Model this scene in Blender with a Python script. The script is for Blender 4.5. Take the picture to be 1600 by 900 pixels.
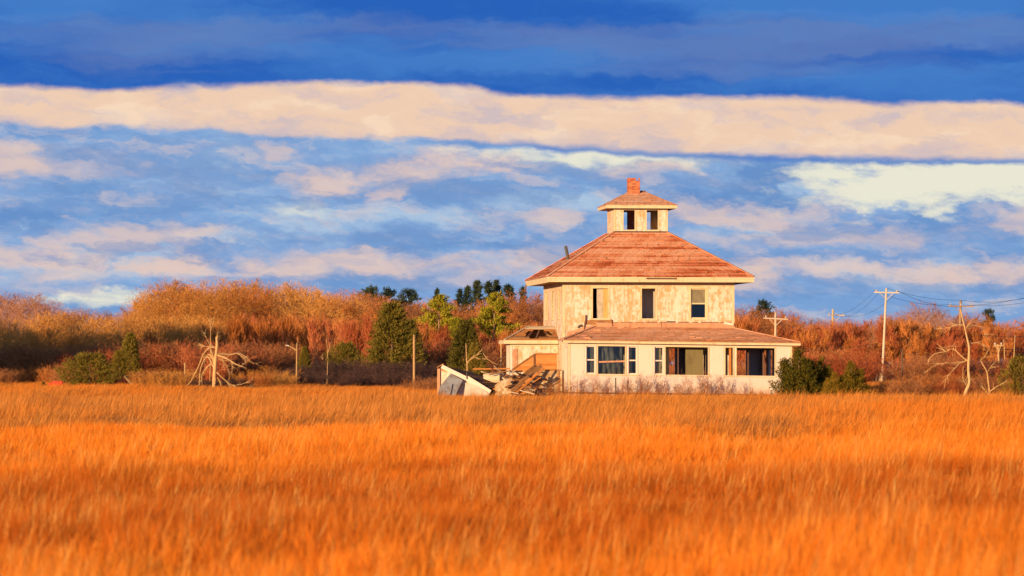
import bpy, bmesh, math, random
import numpy as np
from mathutils import Vector, Matrix

# ------------------------------------------------------------------ clearing
for o in list(bpy.data.objects):
    bpy.data.objects.remove(o)
S = bpy.context.scene
COL = S.collection
R = math.radians
FPX = 5880.0            # focal length in photograph pixels
CAM_H = 2.0             # eye height over the marsh (m)
HORIZON = 566.0         # horizon row in the photograph


def px_x(px, Y):
    return (px - 800.0) / FPX * Y


def px_z(py, Y):
    return CAM_H + (HORIZON - py) / FPX * Y


# ------------------------------------------------------------------ camera
cam = bpy.data.cameras.new('camera')
cam_o = bpy.data.objects.new('camera', cam)
COL.objects.link(cam_o)
cam_o.location = (0, 0, CAM_H)
cam_o.rotation_euler = (R(90), 0, 0)
cam.sensor_width = 36.0
cam.lens = 36.0 * FPX / 1600.0
cam.shift_y = (HORIZON - 450.0) / 1600.0
cam.clip_start = 0.5
cam.clip_end = 8000
cam.dof.use_dof = True
cam.dof.focus_distance = 203.0
cam.dof.aperture_fstop = 2.8
S.camera = cam_o

# ------------------------------------------------------------------ colour management
S.view_settings.view_transform = 'Standard'
S.view_settings.look = 'None'
S.view_settings.gamma = 1.0
S.view_settings.use_curve_mapping = False
S.view_settings.exposure = 0.6

# ------------------------------------------------------------------ sun
SUN_AZ = 33.0      # degrees to the left of the line from house to camera
SUN_EL = 7.0
sun = bpy.data.lights.new('sun', 'SUN')
sun.energy = 4.6
sun.angle = R(0.53)
sun.color = (1.0, 0.63, 0.29)
sun_o = bpy.data.objects.new('sun', sun)
COL.objects.link(sun_o)
sd = Vector((-math.sin(R(SUN_AZ)) * math.cos(R(SUN_EL)), -math.cos(R(SUN_AZ)) * math.cos(R(SUN_EL)), math.sin(R(SUN_EL))))
sun_o.rotation_euler = sd.to_track_quat('Z', 'Y').to_euler()
sun_o.location = (-30, -40, 30)


def lin(r, g, b):
    def f(c):
        c /= 255.0
        return c / 12.92 if c <= 0.04045 else ((c + 0.055) / 1.055) ** 2.4
    return (f(r), f(g), f(b), 1.0)


# ------------------------------------------------------------------ sky: Nishita air with layered cloud banks
class NT:
    def __init__(self, tree):
        self.t = tree

    def n(self, kind, **kw):
        nd = self.t.nodes.new(kind)
        for k, v in kw.items():
            setattr(nd, k, v)
        return nd

    def set(self, sock, v):
        if isinstance(v, bpy.types.NodeSocket):
            self.t.links.new(v, sock)
        elif v is not None:
            sock.default_value = v

    def math(self, op, a, b=None, c=None, clamp=False):
        nd = self.n('ShaderNodeMath', operation=op, use_clamp=clamp)
        self.set(nd.inputs[0], a)
        if b is not None: self.set(nd.inputs[1], b)
        if c is not None: self.set(nd.inputs[2], c)
        return nd.outputs[0]

    def vmath(self, op, a, b=None):
        nd = self.n('ShaderNodeVectorMath', operation=op)
        self.set(nd.inputs[0], a)
        if b is not None: self.set(nd.inputs[1], b)
        return nd.outputs['Value'] if op == 'LENGTH' else nd.outputs[0]

    def mix(self, fac, a, b):
        nd = self.n('ShaderNodeMix', data_type='RGBA')
        self.set(nd.inputs[0], fac)
        self.set(nd.inputs[6], a)
        self.set(nd.inputs[7], b)
        return nd.outputs[2]

    def sm(self, v, lo, hi, to0=0.0, to1=1.0):
        nd = self.n('ShaderNodeMapRange', interpolation_type='SMOOTHSTEP')
        self.set(nd.inputs[0], v)
        self.set(nd.inputs[1], lo); self.set(nd.inputs[2], hi)
        self.set(nd.inputs[3], to0); self.set(nd.inputs[4], to1)
        return nd.outputs[0]

    def noise(self, vec, scale=1.0, detail=4.0, rough=0.55, color=False, dist=0.0):
        nd = self.n('ShaderNodeTexNoise')
        if vec is not None: self.set(nd.inputs['Vector'], vec)
        nd.inputs['Scale'].default_value = scale
        nd.inputs['Detail'].default_value = detail
        nd.inputs['Roughness'].default_value = rough
        nd.inputs['Distortion'].default_value = dist
        return nd.outputs['Color'] if color else nd.outputs[0]

    def curve(self, v, lo, hi, pts, vlo, vhi):
        """value curve: pts of (x, y) in real units over [lo,hi] -> [vlo,vhi]"""
        mr = self.n('ShaderNodeMapRange')
        self.set(mr.inputs[0], v)
        mr.inputs[1].default_value = lo; mr.inputs[2].default_value = hi
        fc = self.n('ShaderNodeFloatCurve')
        self.set(fc.inputs['Value'], mr.outputs[0])
        c = fc.mapping.curves[0]
        P = [((x - lo) / (hi - lo), (y - vlo) / (vhi - vlo)) for x, y in pts]
        while len(c.points) < len(P):
            c.points.new(0.5, 0.5)
        for p, q in zip(c.points, P):
            p.location = q
        fc.mapping.update()
        mr2 = self.n('ShaderNodeMapRange')
        self.set(mr2.inputs[0], fc.outputs[0])
        mr2.inputs[3].default_value = vlo; mr2.inputs[4].default_value = vhi
        return mr2.outputs[0]


W = bpy.data.worlds.new('World')
S.world = W
W.use_nodes = True
W.cycles.sampling_method = 'NONE'
wt = W.node_tree
wt.nodes.clear()
q = NT(wt)
geo = q.n('ShaderNodeTexCoord').outputs['Generated']
sep = q.n('ShaderNodeSeparateXYZ')
q.set(sep.inputs[0], geo)
dx, dy, dz = sep.outputs
az = q.math('ARCTAN2', dx, dy)
hor = q.math('SQRT', q.math('ADD', q.math('MULTIPLY', dx, dx), q.math('MULTIPLY', dy, dy)))
tanel = q.math('DIVIDE', dz, q.math('MAXIMUM', hor, 0.02))
s0 = q.math('MULTIPLY', az, 58.8)          # bearing, 1 unit = about 0.97 degrees
t0 = q.math('MULTIPLY', tanel, 58.8)       # elevation, the same unit
cmb = q.n('ShaderNodeCombineXYZ')
q.set(cmb.inputs[0], s0); q.set(cmb.inputs[1], t0)
P0 = cmb.outputs[0]
# turbulence that frays every cloud edge
wA = q.noise(q.vmath('MULTIPLY', P0, (0.7, 1.5, 1)), 1.0, 7.0, 0.62, color=True)
wB = q.noise(q.vmath('MULTIPLY', P0, (2.6, 5.0, 1)), 1.0, 5.0, 0.6, color=True)
offA = q.vmath('MULTIPLY', q.vmath('SUBTRACT', wA, (0.5, 0.5, 0.5)), (1.5, 0.6, 0))
offB = q.vmath('MULTIPLY', q.vmath('SUBTRACT', wB, (0.5, 0.5, 0.5)), (0.6, 0.26, 0))
P1 = q.vmath('ADD', q.vmath('ADD', P0, offA), offB)
sp1 = q.n('ShaderNodeSeparateXYZ'); q.set(sp1.inputs[0], P1)
s1, t1 = sp1.outputs[0], sp1.outputs[1]
P2 = q.vmath('ADD', q.vmath('ADD', P0, q.vmath('MULTIPLY', offA, (0.5, 0.28, 0))), q.vmath('MULTIPLY', offB, (1, 0.45, 0)))
sp2 = q.n('ShaderNodeSeparateXYZ'); q.set(sp2.inputs[0], P2)
t2 = sp2.outputs[1]

C_MID = lin(130, 168, 216)
C_DEEP = lin(106, 148, 203)
C_PALE = lin(176, 200, 224)
C_PEACH = lin(228, 200, 188)
C_CREAM = lin(234, 232, 212)
C_TOP = lin(40, 98, 186)
C_TOP2 = lin(74, 131, 203)
C_MAUVE = lin(103, 127, 182)
C_BANK = lin(239, 205, 179)
C_BANK2 = lin(250, 222, 193)
C_BSH = lin(196, 184, 196)

# lower cloud field: stretched layers of shaded blue cloud and paler gaps
nA = q.noise(q.vmath('MULTIPLY', P1, (0.36, 1.15, 1)), 1.0, 6.0, 0.55)
nB = q.noise(q.vmath('ADD', q.vmath('MULTIPLY', P1, (0.5, 1.7, 1)), (11.3, 4.1, 2.0)), 1.0, 6.0, 0.58)
nC = q.noise(q.vmath('ADD', q.vmath('MULTIPLY', P1, (0.9, 2.6, 1)), (3.3, 14.1, 5.0)), 1.0, 6.0, 0.6)
col = q.mix(q.sm(nA, 0.36, 0.56), C_DEEP, C_MID)
col = q.mix(q.sm(nA, 0.52, 0.68, 0, 0.85), col, C_PALE)
col = q.mix(q.sm(nC, 0.55, 0.74, 0, 0.55), col, C_PALE)
# blue-grey belt close to the horizon
col = q.mix(q.sm(t0, 1.45, 0.9, 0, 0.8), col, lin(122, 163, 213))
# peach undersides in two belts
wgt = q.math('ADD', q.math('MULTIPLY', q.sm(t1, 1.0, 1.4), q.sm(t1, 2.0, 1.6)), q.math('MULTIPLY', q.math('MULTIPLY', q.sm(t1, 2.5, 2.9), q.sm(t1, 3.5, 3.2)), 0.7))
col = q.mix(q.math('MULTIPLY', q.sm(nB, 0.46, 0.74, 0, 0.8), wgt), col, C_PEACH)


SH = q.n('ShaderNodeCombineXYZ')
q.set(SH.inputs[1], q.math('MULTIPLY', s0, 0.11))      # streaks fall away gently to one side
P0S = q.vmath('ADD', P0, SH.outputs[0]); P1S = q.vmath('ADD', P1, SH.outputs[0])
nD = q.noise(q.vmath('ADD', q.vmath('MULTIPLY', P0S, (1.5, 4.2, 1)), (23.3, 7.1, 5.0)), 1.0, 8.0, 0.62)
RAG = q.math('ADD', q.math('MULTIPLY', q.math('SUBTRACT', nC, 0.5), 2.2), q.math('MULTIPLY', q.math('SUBTRACT', nD, 0.5), 2.0))


def blob(col, px, py, rx, ry, colr, amt=0.9, soft=0.75):
    c = ((px - 800) / 100.0, (566 - py) / 100.0, 0)
    d = q.vmath('MULTIPLY', q.vmath('SUBTRACT', P1, c), (100.0 / rx, 100.0 / ry, 0))
    m = q.sm(q.math('ADD', q.vmath('LENGTH', d), RAG), 1.0 + soft * 0.7, 1.0 - soft * 0.9, 0, amt)
    return q.mix(m, col, colr)


DK = lin(98, 142, 200)
DK2 = lin(118, 155, 206)
for b in [(960, 245, 200, 20, C_CREAM, .95), (1450, 282, 215, 46, C_CREAM, 1.0, .5), (1000, 262, 90, 14, C_PEACH, .7),
          (140, 467, 80, 11, C_CREAM, 1.0, .9), (480, 328, 40, 9, C_CREAM, .7), (340, 372, 80, 10, C_PALE, .8),
          (620, 335, 130, 14, C_PALE, .8), (1000, 320, 200, 15, C_PALE, .7),
          (1205, 270, 75, 40, DK, .95), (1130, 312, 130, 26, DK, .9), (880, 266, 70, 22, DK2, .9), (20, 335, 90, 18, DK, .9),
          (1555, 325, 60, 32, DK2, .9), (300, 255, 210, 34, DK2, .8), (200, 315, 220, 14, DK2, .8), (560, 365, 180, 14, DK2, .8),
          (1480, 372, 180, 12, DK2, .85), (1300, 400, 200, 10, DK2, .8), (1020, 285, 60, 18, DK2, .8), (700, 300, 120, 16, DK2, .7),
          (510, 290, 60, 22, C_PEACH, .85), (425, 238, 26, 12, C_PEACH, .6), (720, 256, 120, 20, C_PEACH, .85),
          (20, 250, 55, 22, C_PEACH, .8), (100, 268, 110, 12, C_PEACH, .45), (190, 372, 130, 22, C_PEACH, .75), (275, 414, 70, 18, C_PEACH, .9),
          (530, 412, 165, 20, C_PEACH, .8), (60, 402, 110, 22, C_PEACH, .75), (855, 412, 60, 22, C_PEACH, .85),
          (1180, 345, 130, 14, C_PEACH, .75), (1310, 372, 190, 14, C_PEACH, .6), (1400, 424, 240, 16, C_PEACH, .75),
          (1175, 432, 45, 24, C_PEACH, .8), (1090, 330, 60, 16, C_PEACH, .7), (860, 345, 45, 14, C_PEACH, .7),
          (610, 300, 24, 10, C_PEACH, .7), (1590, 345, 60, 20, C_PEACH, .6)]:
    col = blob(col, *b)

# fine wisps over everything below the bank
col = q.mix(q.sm(nD, 0.50, 0.80, 0, 0.3), col, C_PALE)
nE = q.noise(q.vmath('ADD', q.vmath('MULTIPLY', P1S, (0.9, 3.4, 1)), (2.3, 37.1, 9.0)), 1.0, 8.0, 0.62)
col = q.mix(q.sm(nE, 0.55, 0.78, 0, 0.5), col, lin(196, 190, 205))
col = q.mix(q.sm(nE, 0.45, 0.25, 0, 0.55), col, lin(106, 148, 204))
# relief of the cloud field: sunlit upper edges, slate undersides
def relief(P, sc, off, shift):
    v_ = q.vmath('ADD', q.vmath('MULTIPLY', P, sc), off)
    a_ = q.noise(v_, 1.0, 7.0, 0.58)
    b_ = q.noise(q.vmath('ADD', v_, shift), 1.0, 7.0, 0.58)
    return a_, q.math('SUBTRACT', a_, b_)


dA, lA = relief(P1S, (0.55, 1.7, 1), (31.0, 3.0, 1.0), (-0.10, 0.30, 0.0))
dB, lB = relief(P0S, (1.2, 3.4, 1), (7.0, 13.0, 4.0), (-0.15, 0.40, 0.0))
litA = q.math('MULTIPLY', q.sm(lA, 0.02, 0.16), q.sm(dA, 0.42, 0.56))
shA = q.sm(lA, -0.01, -0.15)
litB = q.math('MULTIPLY', q.sm(lB, 0.02, 0.18), q.sm(dB, 0.42, 0.58))
shB = q.sm(lB, -0.01, -0.16)
col = q.mix(q.math('MULTIPLY', litA, 0.42), col, lin(226, 206, 198))
col = q.mix(q.math('MULTIPLY', shA, 0.5), col, lin(112, 147, 197))
col = q.mix(q.math('MULTIPLY', litB, 0.13), col, lin(220, 206, 204))
col = q.mix(q.math('MULTIPLY', shB, 0.2), col, lin(112, 150, 205))
# the creamy clear gaps stay open
for b in [(1490, 284, 215, 38, C_CREAM, 1.0, .6), (1560, 270, 150, 28, C_CREAM, 1.0, .5), (960, 240, 190, 12, C_CREAM, .9, .8)]:
    col = blob(col, *b)
# the long sunlit bank and its shadowed lower rim
Tt = q.curve(s0, -12, 12, [(-12, 4.2), (-8, 4.28), (-6, 4.25), (-4.5, 4.32), (-3, 4.37), (-1, 4.34), (0.2, 4.16), (2, 4.14), (4, 4.14), (5, 4.09), (6, 4.01), (7.6, 4.04), (8.2, 3.95), (12, 3.9)], 3, 5)
Tb = q.curve(s0, -12, 12, [(-12, 3.7), (-8, 3.67), (-5, 3.64), (-3, 3.51), (0, 3.45), (2, 3.31), (4, 3.23), (7, 3.16), (12, 3.05)], 2.5, 4.5)
rim = q.math('MULTIPLY', q.sm(q.math('SUBTRACT', t2, q.math('SUBTRACT', Tb, 0.1)), -0.03, 0.05), q.sm(s0, -2.0, 1.0))
col = q.mix(q.math('MULTIPLY', rim, 0.85), col, lin(84, 130, 200))
nK = q.noise(q.vmath('MULTIPLY', P1, (0.7, 2.2, 1)), 1.0, 5.0, 0.55)
bank = q.mix(q.sm(nK, 0.48, 0.68, 0, 0.75), C_BANK, C_BANK2)
bank = q.mix(q.sm(nK, 0.46, 0.28, 0, 0.75), bank, C_BSH)
bank = q.mix(q.sm(q.math('ADD', q.math('SUBTRACT', t1, Tb), q.math('MULTIPLY', q.math('SUBTRACT', nD, 0.5), 0.5)), 0.24, -0.05, 0, 0.5), bank, C_BSH)
bank = q.mix(q.sm(nD, 0.58, 0.8, 0, 0.3), bank, C_BSH)
bank = q.mix(q.math('MULTIPLY', shA, 0.42), bank, C_BSH)
col = q.mix(q.sm(q.math('ADD', q.math('SUBTRACT', t2, Tb), q.math('MULTIPLY', q.math('SUBTRACT', dB, 0.5), q.sm(s0, 1.0, -1.5, 0.05, 0.3))), -0.06, 0.06), col, bank)
# the shaded cloud deck above
nT = q.noise(q.vmath('MULTIPLY', P1, (0.16, 1.0, 1)), 1.0, 5.0, 0.5)
nM = q.noise(q.vmath('ADD', q.vmath('MULTIPLY', P1, (0.13, 1.3, 1)), (5, 9, 1)), 1.0, 5.0, 0.5)
top = q.mix(q.sm(nT, 0.38, 0.62), C_TOP, C_TOP2)
top = q.mix(q.sm(nM, 0.48, 0.7, 0, 0.65), top, C_MAUVE)
top = q.mix(q.sm(nE, 0.5, 0.75, 0, 0.3), top, C_TOP2)
top = q.mix(q.math('MULTIPLY', q.sm(q.math('SUBTRACT', nT, nM), 0.0, 0.16), 0.4), top, lin(52, 110, 192))
col = q.mix(q.sm(q.math('ADD', q.math('SUBTRACT', t2, Tt), q.math('MULTIPLY', q.math('SUBTRACT', dB, 0.5), -0.1)), -0.08, 0.06), col, top)
# high above the view: the deck breaks up into clear air
nH = q.noise(geo, 3.0, 5.0, 0.55)
deck = q.math('MULTIPLY', q.math('ADD', q.sm(t0, 30.0, 9.0, 0.0, 0.65), q.sm(nH, 0.45, 0.62, 0.0, 0.35)), 1.0)
deck = q.math('MAXIMUM', deck, q.sm(t0, 14.0, 7.0))
sky = q.n('ShaderNodeTexSky')
sky.sky_type = 'NISHITA'
sky.sun_disc = False
sky.sun_elevation = R(SUN_EL)
sky.sun_rotation = R(180 + SUN_AZ)
bgS = q.n('ShaderNodeBackground'); q.set(bgS.inputs[0], sky.outputs[0]); bgS.inputs[1].default_value = 0.10
bgC = q.n('ShaderNodeBackground'); q.set(bgC.inputs[0], col); bgC.inputs[1].default_value = 0.66
mx = q.n('ShaderNodeMixShader')
q.set(mx.inputs[0], deck); wt.links.new(bgS.outputs[0], mx.inputs[1]); wt.links.new(bgC.outputs[0], mx.inputs[2])
wo = q.n('ShaderNodeOutputWorld'); wt.links.new(mx.outputs[0], wo.inputs[0])

# ------------------------------------------------------------------ materials
def new_mat(name):
    m = bpy.data.materials.new(name)
    m.use_nodes = True
    nt = m.node_tree
    nt.nodes.clear()
    k = NT(nt)
    out = k.n('ShaderNodeOutputMaterial')
    bs = k.n('ShaderNodeBsdfPrincipled')
    bs.inputs['Roughness'].default_value = 0.85
    bs.inputs['Specular IOR Level'].default_value = 0.25
    nt.links.new(bs.outputs[0], out.inputs[0])
    return m, k, bs, out


def obj_co(k):
    return k.n('ShaderNodeTexCoord').outputs['Object']


def pos_co(k):
    return k.n('ShaderNodeNewGeometry').outputs['Position']


def island(k):
    return k.n('ShaderNodeNewGeometry').outputs['Random Per Island']


def orand(k):
    return k.n('ShaderNodeObjectInfo').outputs['Random']


def ramp(k, fac, stops):
    nd = k.n('ShaderNodeValToRGB')
    e = nd.color_ramp.elements
    while len(e) < len(stops):
        e.new(0.5)
    for el, (p, c) in zip(e, stops):
        el.position = p
        el.color = (c[0], c[1], c[2], 1)
    k.set(nd.inputs[0], fac)
    return nd.outputs[0]


def bump(k, bs, h, strength=0.4, dist=0.02):
    b = k.n('ShaderNodeBump')
    b.inputs['Strength'].default_value = strength
    b.inputs['Distance'].default_value = dist
    k.set(b.inputs['Height'], h)
    k.set(bs.inputs['Normal'], b.outputs[0])


def leafy(name, stops, transl=0.25, patches=None, rough=0.9):
    """dry stems, twigs and needles: colour varies by piece and by plant"""
    m, k, bs, out = new_mat(name)
    r = k.math('ADD', k.math('MULTIPLY', island(k), 0.55), k.math('MULTIPLY', orand(k), 0.45))
    c = ramp(k, r, stops)
    if patches:
        c = patches(k, c)
    k.set(bs.inputs['Base Color'], c)
    bs.inputs['Roughness'].default_value = rough
    bs.inputs['Specular IOR Level'].default_value = 0.1
    if transl:
        t = k.n('ShaderNodeBsdfTranslucent')
        k.set(t.inputs[0], c)
        mxs = k.n('ShaderNodeMixShader')
        mxs.inputs[0].default_value = transl
        k.t.links.new(bs.outputs[0], mxs.inputs[1])
        k.t.links.new(t.outputs[0], mxs.inputs[2])
        k.t.links.new(mxs.outputs[0], out.inputs[0])
    return m


M = {}


def wood(name, a, b, c, scale=(1, 1, 1), rough=0.85, ns=3.0):
    m, k, bs, out = new_mat(name)
    co = k.vmath('MULTIPLY', obj_co(k), scale)
    n1 = k.noise(co, ns, 6, 0.65)
    n2 = k.noise(co, ns * 7, 4, 0.6)
    r = k.math('ADD', k.math('MULTIPLY', n1, 0.6), k.math('ADD', k.math('MULTIPLY', n2, 0.25), k.math('MULTIPLY', orand(k), 0.25)))
    cc = ramp(k, r, [(0.32, a), (0.52, b), (0.72, c)])
    k.set(bs.inputs['Base Color'], cc)
    bs.inputs['Roughness'].default_value = rough
    bump(k, bs, n2, 0.3, 0.01)
    M[name] = m
    return m


def painted(name, base, peel, amount, isl=0.0, dirt=0.3, freq=1.2, streak=False):
    """old paint that has come off in patches down to bare weathered wood"""
    m, k, bs, out = new_mat(name)
    co = obj_co(k)
    n1 = k.noise(k.vmath('MULTIPLY', co, (1.0, 1.0, 0.45) if streak else (1.0, 1.0, 0.6)), freq, 8, 0.68)
    n2 = k.noise(k.vmath('MULTIPLY', co, (6.0, 6.0, 1.0) if streak else (5.0, 5.0, 1.6)), 1.6, 6, 0.65)
    v = k.math('ADD', k.math('MULTIPLY', n1, 0.45 if streak else 0.6), k.math('MULTIPLY', n2, 0.55 if streak else 0.4))
    if isl:
        v = k.math('ADD', v, k.math('MULTIPLY', k.math('SUBTRACT', island(k), 0.5), isl))
    c = k.mix(k.sm(v, amount + 0.11, amount - 0.09), base, peel)
    d = k.noise(k.vmath('MULTIPLY', co, (1.0, 1.0, 0.35)), 3.0, 6, 0.7)
    c = k.mix(k.sm(d, 0.5, 0.8, 0, dirt), c, tuple(x * 0.62 for x in peel[:3]) + (1,))
    k.set(bs.inputs['Base Color'], c)
    bs.inputs['Roughness'].default_value = 0.75
    bump(k, bs, n2, 0.25, 0.01)
    M[name] = m
    return m


painted('siding', (0.74, 0.66, 0.60, 1), (0.57, 0.37, 0.20, 1), 0.475, isl=0.12, streak=True, dirt=0.5)
painted('siding_low', (0.60, 0.52, 0.40, 1), (0.42, 0.26, 0.13, 1), 0.52, isl=0.3, dirt=0.7)
painted('trim', (0.66, 0.57, 0.39, 1), (0.54, 0.34, 0.15, 1), 0.40, freq=1.6)
painted('porch_white', (0.73, 0.62, 0.57, 1), (0.60, 0.47, 0.34, 1), 0.33, dirt=0.18)
painted('panel_white', (0.67, 0.58, 0.56, 1), (0.55, 0.42, 0.34, 1), 0.36, dirt=0.35, freq=0.9)
painted('flash', (0.55, 0.30, 0.19, 1), (0.36, 0.16, 0.09, 1), 0.42)
painted('concrete', (0.62, 0.56, 0.47, 1), (0.40, 0.34, 0.27, 1), 0.45)
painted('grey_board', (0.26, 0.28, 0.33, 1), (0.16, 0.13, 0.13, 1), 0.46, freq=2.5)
painted('ochre', (0.52, 0.38, 0.16, 1), (0.34, 0.22, 0.09, 1), 0.4)
painted('plaster', (0.50, 0.47, 0.44, 1), (0.32, 0.28, 0.24, 1), 0.42)
painted('olive', (0.20, 0.17, 0.085, 1), (0.13, 0.10, 0.05, 1), 0.42)
painted('bluewall', (0.60, 0.56, 0.50, 1), (0.36, 0.30, 0.25, 1), 0.48)
painted('film', (0.17, 0.16, 0.15, 1), (0.07, 0.06, 0.05, 1), 0.45, freq=2.2)
painted('red_paint', (0.62, 0.075, 0.035, 1), (0.4, 0.06, 0.03, 1), 0.36)
wood('raw_wood', (0.34, 0.12, 0.03), (0.50, 0.20, 0.055), (0.60, 0.28, 0.10), (1, 1, 6))
wood('old_wood', (0.15, 0.07, 0.03), (0.32, 0.155, 0.065), (0.50, 0.29, 0.14), (1, 1, 5))
wood('dark_wood', (0.06, 0.03, 0.022), (0.12, 0.06, 0.045), (0.20, 0.11, 0.08), (1, 1, 5))
wood('pale_wood', (0.46, 0.36, 0.25), (0.62, 0.50, 0.36), (0.72, 0.60, 0.44), (1, 1, 4))
wood('pole_wood', (0.40, 0.31, 0.23), (0.56, 0.45, 0.34), (0.66, 0.56, 0.44), (1, 1, 0.3))
wood('bark', (0.22, 0.14, 0.09), (0.33, 0.22, 0.14), (0.44, 0.31, 0.2), (1, 1, 0.5))
wood('snag_wood', (0.32, 0.19, 0.085), (0.50, 0.32, 0.15), (0.62, 0.43, 0.23), (1, 1, 0.6))
wood('floor_wood', (0.14, 0.09, 0.05), (0.2, 0.13, 0.08), (0.27, 0.18, 0.11), (1, 4, 1))


def roofing(name, stops, streak=1.0):
    m, k, bs, out = new_mat(name)
    co = obj_co(k)
    n1 = k.noise(k.vmath('MULTIPLY', co, (0.17, 0.17, 9.0)), 1.0, 6, 0.62)
    n2 = k.noise(co, 9.0, 4, 0.6)
    n3 = k.noise(k.vmath('MULTIPLY', co, (0.35, 0.35, 0.5)), 1.0, 3, 0.5)
    v = k.math('ADD', k.math('ADD', k.math('MULTIPLY', n1, 0.62 * streak), k.math('MULTIPLY', k.math('SUBTRACT', orand(k), 0.35), 0.16)), k.math('ADD', k.math('MULTIPLY', island(k), 0.10), k.math('ADD', k.math('MULTIPLY', n2, 0.14), k.math('MULTIPLY', n3, 0.22))))
    c = ramp(k, v, stops)
    k.set(bs.inputs['Base Color'], c)
    bs.inputs['Roughness'].default_value = 0.9
    bump(k, bs, n2, 0.5, 0.01)
    M[name] = m


roofing('main_shingle', [(0.42, (0.34, 0.07, 0.022)), (0.50, (0.55, 0.16, 0.065)), (0.55, (0.66, 0.27, 0.14)), (0.70, (0.74, 0.40, 0.26))])
roofing('porch_shingle', [(0.40, (0.34, 0.12, 0.05)), (0.49, (0.56, 0.25, 0.13)), (0.58, (0.65, 0.34, 0.21)), (0.72, (0.70, 0.43, 0.31))])

m, k, bs, out = new_mat('brick')
cc = ramp(k, k.math('ADD', k.math('MULTIPLY', island(k), 0.7), k.math('MULTIPLY', k.noise(obj_co(k), 12, 4), 0.3)), [(0.2, (0.36, 0.09, 0.04)), (0.5, (0.50, 0.14, 0.06)), (0.8, (0.58, 0.22, 0.11))])
k.set(bs.inputs['Base Color'], cc)
M['brick'] = m
painted('mortar', (0.45, 0.34, 0.26, 1), (0.3, 0.2, 0.15, 1), 0.4)

m, k, bs, out = new_mat('glass')
tr = k.n('ShaderNodeBsdfTransparent'); tr.inputs[0].default_value = (0.80, 0.84, 0.84, 1)
gl = k.n('ShaderNodeBsdfGlossy'); gl.inputs[0].default_value = (1, 1, 1, 1); gl.inputs['Roughness'].default_value = 0.03
fr = k.n('ShaderNodeFresnel'); fr.inputs[0].default_value = 1.45
mxs = k.n('ShaderNodeMixShader')
k.set(mxs.inputs[0], fr.outputs[0])
k.t.links.new(tr.outputs[0], mxs.inputs[1]); k.t.links.new(gl.outputs[0], mxs.inputs[2])
k.t.links.new(mxs.outputs[0], out.inputs[0])
M['glass'] = m

m, k, bs, out = new_mat('dusty_glass')
k.set(bs.inputs['Base Color'], ramp(k, k.noise(obj_co(k), 3.0, 5), [(0.3, (0.17, 0.15, 0.10)), (0.7, (0.27, 0.24, 0.16))]))
bs.inputs['Roughness'].default_value = 0.2
M['dusty_glass'] = m

m, k, bs, out = new_mat('metal')
bs.inputs['Base Color'].default_value = (0.10, 0.095, 0.09, 1)
bs.inputs['Roughness'].default_value = 0.6
M['metal'] = m
m, k, bs, out = new_mat('cable')
bs.inputs['Base Color'].default_value = (0.03, 0.03, 0.035, 1)
M['cable'] = m
m, k, bs, out = new_mat('porcelain')
bs.inputs['Base Color'].default_value = (0.5, 0.45, 0.4, 1)
bs.inputs['Roughness'].default_value = 0.3
M['porcelain'] = m


# ---- vegetation colours
def field_patches(k, c):
    """stands of russet grass among the golden grass, laid out over the marsh"""
    p = pos_co(k)
    sx = k.n('ShaderNodeSeparateXYZ'); k.set(sx.inputs[0], p)
    nz = k.noise(k.vmath('MULTIPLY', p, (0.10, 0.07, 0)), 1.0, 6, 0.65)
    nf = k.noise(k.vmath('MULTIPLY', p, (0.45, 0.2, 0)), 1.0, 4, 0.6)
    yy = k.math('ADD', sx.outputs[1], k.math('MULTIPLY', k.math('SUBTRACT', nz, 0.5), 52.0))
    band = k.math('MULTIPLY', k.sm(yy, 29.0, 39.0), k.sm(yy, 64.0, 55.0))
    thin = k.sm(nf, 0.54, 0.70, 0, 0.55)
    band = k.math('MULTIPLY', band, k.sm(nf, 0.28, 0.52, 0.5, 1.0))
    russ = k.math('MAXIMUM', band, thin)
    hs = k.mix(0.72, c, (0.44, 0.085, 0.012, 1))
    return k.mix(k.math('MULTIPLY', russ, 0.95), c, hs)


M['grass'] = leafy('grass', [(0.05, (0.60, 0.14, 0.012)), (0.35, (0.90, 0.25, 0.02)), (0.7, (0.97, 0.33, 0.035)), (1.0, (0.99, 0.48, 0.085))], 0.3, field_patches)
M['straw'] = leafy('straw', [(0.05, (0.80, 0.36, 0.07)), (0.5, (0.92, 0.50, 0.13)), (1.0, (0.97, 0.62, 0.22))], 0.3)
M['reed'] = leafy('reed', [(0.05, (0.34, 0.13, 0.035)), (0.4, (0.60, 0.24, 0.055)), (0.75, (0.76, 0.31, 0.07)), (1.0, (0.86, 0.43, 0.13))], 0.25)
M['orange_reed'] = leafy('orange_reed', [(0.05, (0.54, 0.15, 0.02)), (0.5, (0.76, 0.24, 0.03)), (1.0, (0.86, 0.34, 0.06))], 0.25)
M['dark_reed'] = leafy('dark_reed', [(0.05, (0.10, 0.055, 0.04)), (0.5, (0.18, 0.09, 0.05)), (1.0, (0.28, 0.14, 0.07))], 0.2)
M['twig_tan'] = leafy('twig_tan', [(0.05, (0.30, 0.125, 0.03)), (0.45, (0.56, 0.255, 0.065)), (1.0, (0.84, 0.47, 0.15))], 0.15)
M['twig_orange'] = leafy('twig_orange', [(0.05, (0.30, 0.10, 0.03)), (0.45, (0.54, 0.195, 0.052)), (1.0, (0.78, 0.35, 0.11))], 0.15)
M['twig_red'] = leafy('twig_red', [(0.05, (0.26, 0.065, 0.03)), (0.45, (0.47, 0.13, 0.055)), (1.0, (0.66, 0.25, 0.11))], 0.15)
M['twig_pink'] = leafy('twig_pink', [(0.05, (0.28, 0.12, 0.075)), (0.5, (0.48, 0.23, 0.14)), (1.0, (0.66, 0.40, 0.27))], 0.15)
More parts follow.
